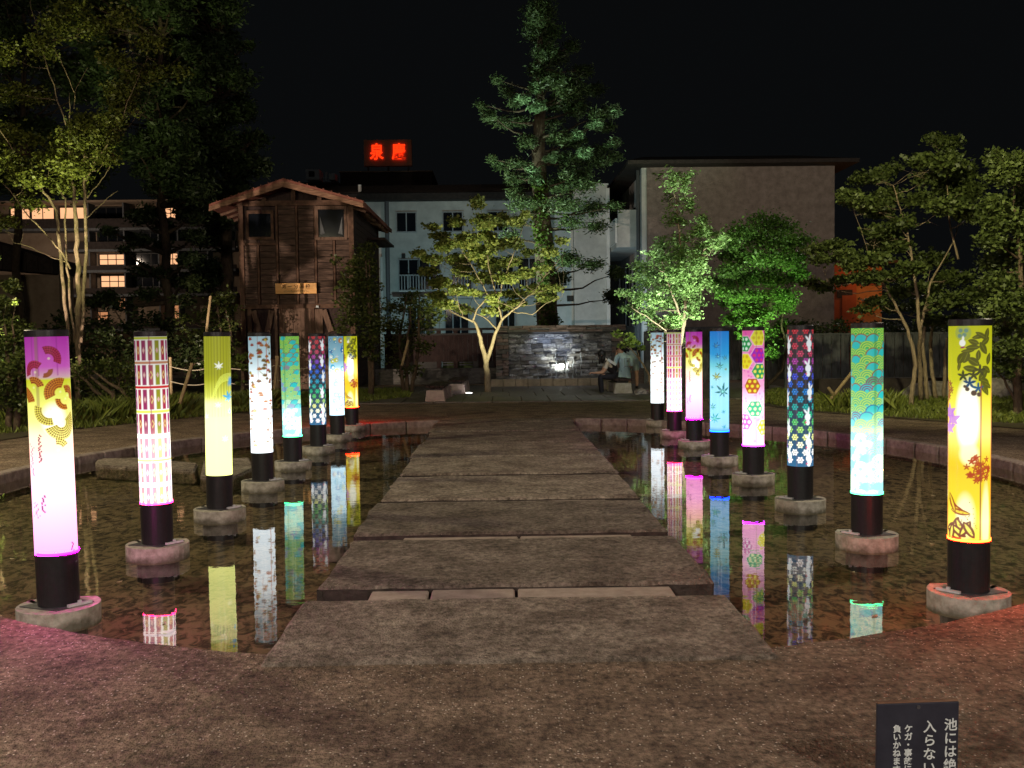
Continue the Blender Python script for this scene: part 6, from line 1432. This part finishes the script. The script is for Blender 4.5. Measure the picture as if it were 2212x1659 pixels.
# many stemmed tree on the left
Y = 21.5; base = P(165, 880, Y); base[2] = 0; pp = lambda x, y, d=0: P(x, y, Y + d)
st = [([base, pp(168, 740), pp(172, 640), pp(168, 560), pp(165, 480), pp(160, 430), pp(150, 350, .3), pp(152, 270, .4), pp(150, 200, .5)], [.11, .10, .09, .08, .07, .055, .04, .025, .01]),
      ([pp(175, 740), pp(183, 600), pp(186, 500), pp(184, 420), pp(182, 390), pp(181, 320), pp(176, 290)], [.06, .06, .055, .05, .04, .022, .01]),
      ([pp(186, 390), pp(205, 350, -.3), pp(235, 305, -.5), pp(262, 265, -.7), pp(275, 220, -.8), pp(300, 165, -.9)], [.035, .03, .026, .02, .014, .006]),
      ([pp(235, 308, -.5), pp(265, 290, -.4), pp(285, 265, -.3), pp(305, 235, -.2)], [.018, .014, .010, .005]),
      ([pp(188, 428), pp(215, 395, .2), pp(235, 365, .3), pp(252, 338, .4)], [.02, .016, .012, .006]), ([pp(188, 470), pp(210, 450, .3), pp(235, 425, .5), pp(255, 412, .6)], [.02, .015, .010, .005]),
      ([pp(150, 745), pp(138, 620), pp(128, 520), pp(122, 455), pp(110, 435), pp(80, 395, -.4), pp(50, 360, -.6), pp(20, 310, -.8), pp(-10, 270, -1)], [.06, .06, .055, .05, .045, .035, .026, .016, .008]),
      ([pp(152, 580), pp(130, 540, -.3), pp(95, 500, -.4), pp(60, 465, -.6), pp(20, 410, -.8), pp(-15, 375, -1)], [.035, .03, .026, .02, .014, .008]),
      ([pp(140, 565), pp(110, 555, .3), pp(70, 535, .5), pp(20, 520, .7)], [.02, .018, .012, .005]),
      ([pp(160, 740), pp(150, 640), pp(145, 560), pp(140, 480), pp(142, 430), pp(120, 400, .3), pp(90, 370, .6)], [.045, .04, .036, .03, .024, .016, .006]),
      ([pp(142, 270, .4), pp(120, 200, .5), pp(98, 130, .6), pp(85, 80, .7), pp(65, 0, .8), pp(58, -40, .8)], [.024, .022, .018, .014, .010, .006]),
      ([pp(160, 200, .3), pp(140, 150, .2), pp(120, 110, .1)], [.014, .010, .005]), ([pp(160, 235, .3), pp(165, 190, 0), pp(190, 145, -.2)], [.014, .010, .005])]
r2 = random.Random(41); cl = []
for x, y, rx, ry, n in [(190, 270, 34, 18, 300), (225, 290, 26, 16, 200), (170, 300, 34, 20, 280), (145, 320, 34, 20, 260), (200, 320, 30, 16, 200), (290, 165, 30, 14, 180), (330, 160, 26, 12, 130), (260, 200, 28, 16, 170), (380, 155, 22, 9, 80), (260, 230, 26, 14, 140), (90, 100, 30, 26, 180), (120, 60, 34, 20, 180), (75, 210, 26, 12, 120), (65, 300, 16, 12, 90), (30, 350, 28, 18, 160), (60, 385, 34, 18, 200),
                        (20, 290, 30, 20, 170), (160, 360, 36, 18, 240), (150, 400, 40, 18, 240), (110, 340, 30, 16, 160), (230, 340, 24, 12, 90), (60, 440, 34, 12, 100), (250, 130, 34, 14, 150), (200, 60, 40, 18, 160), (150, 20, 40, 20, 150), (270, 40, 36, 18, 140), (25, 200, 34, 20, 130), (15, 120, 30, 20, 110), (320, 90, 34, 14, 120), (15, 480, 24, 12, 70), (240, 260, 24, 10, 100)]:
    cl.append(C(x, y, Y, rx, ry, n * 1.5, dy=r2.uniform(-1.2, 1.2), rd=34))
tree("many_stemmed_tree", tuple(base), "many stemmed tree with pale bare trunks and olive leaves at upper left", "tree", M['bark'], M['l_olive'], st, cl, .080, flat=.8, sub=.55, seed=24, per=2.6, thin=.62, limb_r=.008, aspect=.6, limbs=True)

# column shaped tree before the tower and shrubs
def shrub(x, ybase, Y, parts, label, mleaf, cat="shrub", name="shrub", size=.085, seed=0, stems=((0, 0),), bark=None, group=None, sub=.34):
    base = P(x, ybase, Y); base[2] = 0; r3 = random.Random(seed)
    cl = [C(a, b, Y, rx, ry, n, dy=r3.uniform(-.25, .25) * rx / 22, rd=rx) for a, b, rx, ry, n in parts]
    tr = []
    for dx, hh in stems:
        top = parts[0]; tr.append(([base + np.array([dx * .3, 0, 0]), P(x + dx * 60, (ybase + top[1]) / 2, Y), P(top[0] + dx * 40, top[1], Y)], [.06, .045, .012]))
    return tree(name, tuple(base), label, cat, bark or M['bark'], mleaf, tr, cl, size, flat=.8, sub=sub, seed=seed + 50, limb_r=.008, aspect=.6, group=group)
shrub(800, 865, 26, [(790, 540, 22, 18, 420), (775, 570, 30, 22, 620), (800, 580, 22, 22, 420), (765, 610, 34, 24, 700), (795, 620, 28, 24, 560), (760, 650, 36, 22, 640), (800, 660, 30, 24, 560), (765, 690, 36, 22, 560), (805, 700, 30, 22, 480), (785, 735, 36, 18, 420), (740, 705, 22, 18, 220), (730, 560, 12, 14, 90), (735, 620, 14, 16, 120), (800, 765, 26, 14, 160)],
      "tall column shaped evergreen with glossy leaves in front of the timber tower", M['l_hedge'], "tree", "evergreen_tree", .085, 1, ((0, 0), (.1, 0)))
shrub(880, 860, 27.5, [(890, 640, 26, 16, 300), (860, 660, 30, 18, 380), (910, 665, 34, 18, 380), (850, 700, 34, 20, 400), (900, 705, 36, 22, 420), (935, 680, 22, 18, 200), (870, 745, 40, 22, 380), (915, 750, 26, 20, 240), (850, 785, 30, 18, 200), (895, 800, 30, 14, 160)], "dark shrub mass between the column evergreen and the maple", M['l_hedge'], "shrub", "shrub", .09, 2, ((0, 0), (.4, 0), (-.3, 0)))
shrub(480, 860, 27, [(470, 650, 26, 16, 300), (500, 670, 22, 16, 220), (445, 680, 30, 18, 320), (490, 705, 34, 18, 380), (430, 720, 34, 20, 360), (480, 745, 40, 20, 420), (420, 765, 30, 18, 260), (500, 780, 26, 20, 220), (455, 800, 36, 18, 240), (395, 690, 24, 18, 180), (500, 635, 14, 12, 100)], "leafy shrub standing left of the timber tower base", M['l_hedge'], "shrub", "shrub", .09, 3, ((0, 0), (.4, 0)))
shrub(525, 868, 22.5, [(520, 768, 14, 10, 90), (505, 785, 14, 10, 90), (530, 795, 12, 9, 70), (510, 812, 14, 9, 60), (522, 830, 12, 8, 40)], "small bright green shrub between the yellow leaf and bamboo lanterns", M['l_maple_g'], "shrub", "shrub", .085, 4)
hd = [(180, 800, 34, 20), (230, 795, 34, 22), (280, 800, 34, 20), (325, 810, 28, 18), (200, 835, 36, 20), (255, 835, 36, 20), (305, 845, 30, 18), (210, 865, 34, 14), (265, 870, 34, 12)]
shrub(245, 905, 19.5, [(a, b, c, d, 520) for a, b, c, d in hd], "clipped lit hedge bush between the two nearest left lanterns", M['l_hedge'], "hedge", "hedge", .062, 5, ((0, 0), (.5, 0), (-.5, 0)))
hd = [(10, 700, 34, 24), (50, 720, 34, 24), (15, 750, 40, 24), (55, 775, 34, 24), (10, 800, 40, 24), (50, 825, 34, 24), (10, 855, 40, 24), (-30, 780, 40, 40), (50, 870, 30, 16), (0, 660, 22, 22), (25, 620, 16, 16)]
extra = []
shrub(20, 930, 17.0, [(a, b, c, d, 520) for a, b, c, d in hd] + extra, "dark bush at the left edge behind the fan lantern", M['l_hedge'], "bush", "bush", .07, 6, ((0, 0), (.4, 0)))
hd = [(-12, 560, 16, 12, 46), (-60, 590, 18, 14, 60), (-30, 625, 14, 12, 46), (-85, 640, 18, 14, 60), (-50, 670, 16, 14, 50), (-15, 690, 14, 12, 40), (-100, 700, 18, 14, 60), (-65, 735, 16, 12, 50), (-120, 590, 18, 16, 60), (-95, 545, 16, 12, 50), (-40, 520, 16, 12, 50), (-110, 770, 18, 14, 50)] + [(-52, 652, 9, 8, 70), (-38, 648, 9, 8, 60), (-24, 650, 9, 8, 70), (-50, 676, 9, 9, 70), (-34, 682, 9, 8, 60), (-14, 664, 8, 8, 50), (-44, 706, 9, 8, 60), (-22, 700, 8, 7, 40), (-30, 728, 9, 9, 60), (-52, 740, 9, 9, 50), (12, 660, 7, 8, 40), (26, 690, 8, 8, 50), (8, 716, 6, 7, 30), (30, 655, 8, 8, 50), (-8, 752, 8, 8, 40)]
shrub(-62, 905, 18.6, hd, "thin leafed sapling added mostly out of view to dapple the tower with shade", M['l_hedge'], "sapling", "sapling", .09, 12, ((0, 0), (.2, 0)), sub=.5)  # added beyond the left edge to break up the tower flood's light
hd = [(80 + 48 * k, 738 + 14 * (k % 3), 40, 26) for k in range(9)] + [(100 + 50 * k, 780 + 8 * (k % 2), 36, 24) for k in range(8)]
shrub(270, 880, 25.5, [(a, b, c, d, 420) for a, b, c, d in hd], "long dark hedge row under the inn windows", M['l_dark'], "hedge", "hedge", .10, 7, ((0, 0), (1.5, 0), (-1.5, 0)))
hd = [(200, 655, 40, 14), (260, 660, 40, 14), (320, 690, 40, 16), (150, 690, 36, 16), (210, 700, 44, 16), (280, 712, 44, 16), (360, 700, 30, 16), (110, 715, 30, 14), (395, 650, 26, 20), (420, 610, 24, 20)]
shrub(260, 860, 31, [(a, b, c, d, 300) for a, b, c, d in hd], "loose dark shrubs screening the lowest inn windows", M['l_dark'], "shrub", "shrub", .12, 8, ((0, 0), (.8, 0), (-.8, 0)))
# ivy hedge top over the right fence
hd = [(1720 + 46 * k, 706 + 5 * (k % 2), 34, 15) for k in range(12)] + [(1725 + 46 * k, 735, 30, 14) for k in range(4)]
shrub(1900, 850, 28, [(a, b, c, d, 300) for a, b, c, d in hd], "dark green hedge topping the grey fence behind the right trees", M['l_dark'], "hedge", "hedge", .09, 9, ((0, 0), (2, 0), (-2, 0)))

# right hand trees
Y = 20.0; base = P(1967, 888, Y); base[2] = 0; pp = lambda x, y, d=0: P(x, y, Y + d)
parts = [(1860, 385, 22, 12, 140), (1900, 380, 26, 14, 240), (1925, 365, 16, 10, 120), (1840, 430, 26, 12, 200), (1880, 440, 30, 14, 260), (1920, 425, 26, 16, 260), (1900, 460, 24, 10, 140), (1830, 415, 14, 8, 60), (2020, 300, 18, 12, 130), (2050, 310, 20, 16, 180), (1990, 345, 24, 12, 180), (2040, 350, 34, 18, 380), (2080, 370, 26, 20, 260), (2000, 385, 22, 12, 150), (2050, 400, 34, 18, 340), (2095, 410, 24, 20, 240), (1990, 430, 26, 14, 180),
         (2050, 445, 36, 16, 320), (2100, 460, 26, 18, 220), (1890, 500, 20, 12, 130), (1920, 505, 22, 14, 180), (1950, 480, 24, 14, 180), (1900, 530, 22, 12, 150), (1945, 530, 26, 12, 180), (1760, 540, 18, 10, 120), (1800, 530, 24, 10, 200), (1775, 560, 22, 10, 140), (1830, 550, 20, 10, 130), (1850, 570, 28, 12, 220), (1890, 560, 28, 12, 210), (1750, 610, 18, 8, 90), (1780, 620, 20, 9, 120), (1820, 605, 24, 9, 140), (1870, 600, 30, 11, 220),
         (1910, 600, 30, 12, 240), (1960, 580, 30, 14, 240), (2010, 560, 34, 16, 280), (1950, 630, 30, 12, 220), (2000, 620, 34, 12, 260), (2060, 600, 36, 14, 300), (1890, 650, 24, 8, 120), (1930, 665, 26, 9, 130), (1990, 660, 34, 12, 240), (2050, 650, 36, 14, 280), (2100, 640, 34, 16, 260), (2010, 690, 30, 9, 140), (2070, 690, 34, 10, 190), (1865, 670, 18, 6, 50)]
cl = [C(a, b, Y, c, d, n * 1.35, dy=r2.uniform(-1.6, 1.6), rd=34) for a, b, c, d, n in parts]
st = [([base, pp(1972, 830), pp(1978, 790), pp(1972, 750), pp(1955, 700), pp(1935, 660), pp(1915, 625), pp(1895, 590), pp(1850, 580, .3)], [.065, .06, .055, .05, .042, .036, .03, .022, .008]),
      ([pp(1990, 868, 1), pp(1986, 780, .6), pp(1988, 714), pp(1982, 640), pp(1970, 560), pp(1950, 470), pp(1930, 400)], [.07, .06, .05, .042, .034, .024, .01]),
      ([pp(1988, 714), pp(2000, 660), pp(2010, 610), pp(2050, 540, .3), pp(2075, 470, .4)], [.04, .034, .028, .018, .008]),
      ([pp(2003, 866, 1.2), pp(1998, 800, 1.2), pp(1993, 740, 1.2), pp(2000, 690, 1.2)], [.06, .055, .05, .03]), ([pp(2022, 862, 1.5), pp(2012, 790, 1.5), pp(2010, 740, 1.5), pp(2015, 690, 1.5)], [.06, .055, .05, .03]),
      ([pp(2040, 860, 2), pp(2042, 790, 2), pp(2045, 730, 2)], [.06, .05, .03]), ([pp(1890, 600), pp(1840, 612, .2), pp(1800, 618, .3)], [.014, .010, .004]), ([pp(2070, 560), pp(2050, 470), pp(2045, 380)], [.03, .02, .008])]
tree("spreading_maple_tree", tuple(base), "wide spreading dark green tree with slanting pale stems at right", "tree", M['barklight'], M['l_right'], st, cl, .080, flat=.5, sub=.55, seed=30, per=2.4, thin=.75, limb_r=.010, aspect=.8)
Y = 17.5; base = P(2200, 915, Y); base[2] = 0
parts = [(2150, 340, 18, 14, 150), (2180, 350, 26, 18, 260), (2210, 345, 22, 16, 160), (2170, 380, 30, 18, 300), (2215, 390, 26, 22, 260), (2150, 440, 24, 16, 240), (2190, 440, 32, 20, 340), (2160, 480, 30, 16, 300), (2210, 490, 30, 20, 300), (2140, 520, 28, 16, 260), (2190, 540, 36, 20, 360), (2150, 570, 30, 16, 260), (2215, 590, 30, 20, 280), (2160, 610, 36, 16, 300), (2190, 650, 36, 18, 320), (2150, 670, 30, 14, 220), (2215, 700, 30, 18, 240),
         (2165, 710, 30, 14, 220), (2190, 750, 32, 16, 220), (2170, 790, 26, 14, 150), (2210, 800, 28, 18, 180), (2250, 500, 40, 60, 500), (2250, 680, 40, 60, 400), (2150, 760, 14, 14, 90)]
cl = [C(a, b, Y, c, d, n * 1.25, dy=r2.uniform(-1.2, 1.2), rd=30) for a, b, c, d, n in parts]
tree("edge_tree", tuple(base), "leafy dark tree cut by the right edge above the floral lantern", "tree", M['bark'], M['l_right'], [([base, P(2196, 820, Y), P(2200, 700, Y), P(2205, 560, Y), P(2190, 400, Y)], [.10, .09, .07, .045, .015]), ([P(2200, 880, Y), P(2170, 820, Y), P(2150, 800, Y)], [.03, .025, .01])], cl, .078, flat=.8, sub=.55, seed=31, per=2.4, thin=.8, limb_r=.012, aspect=.65)
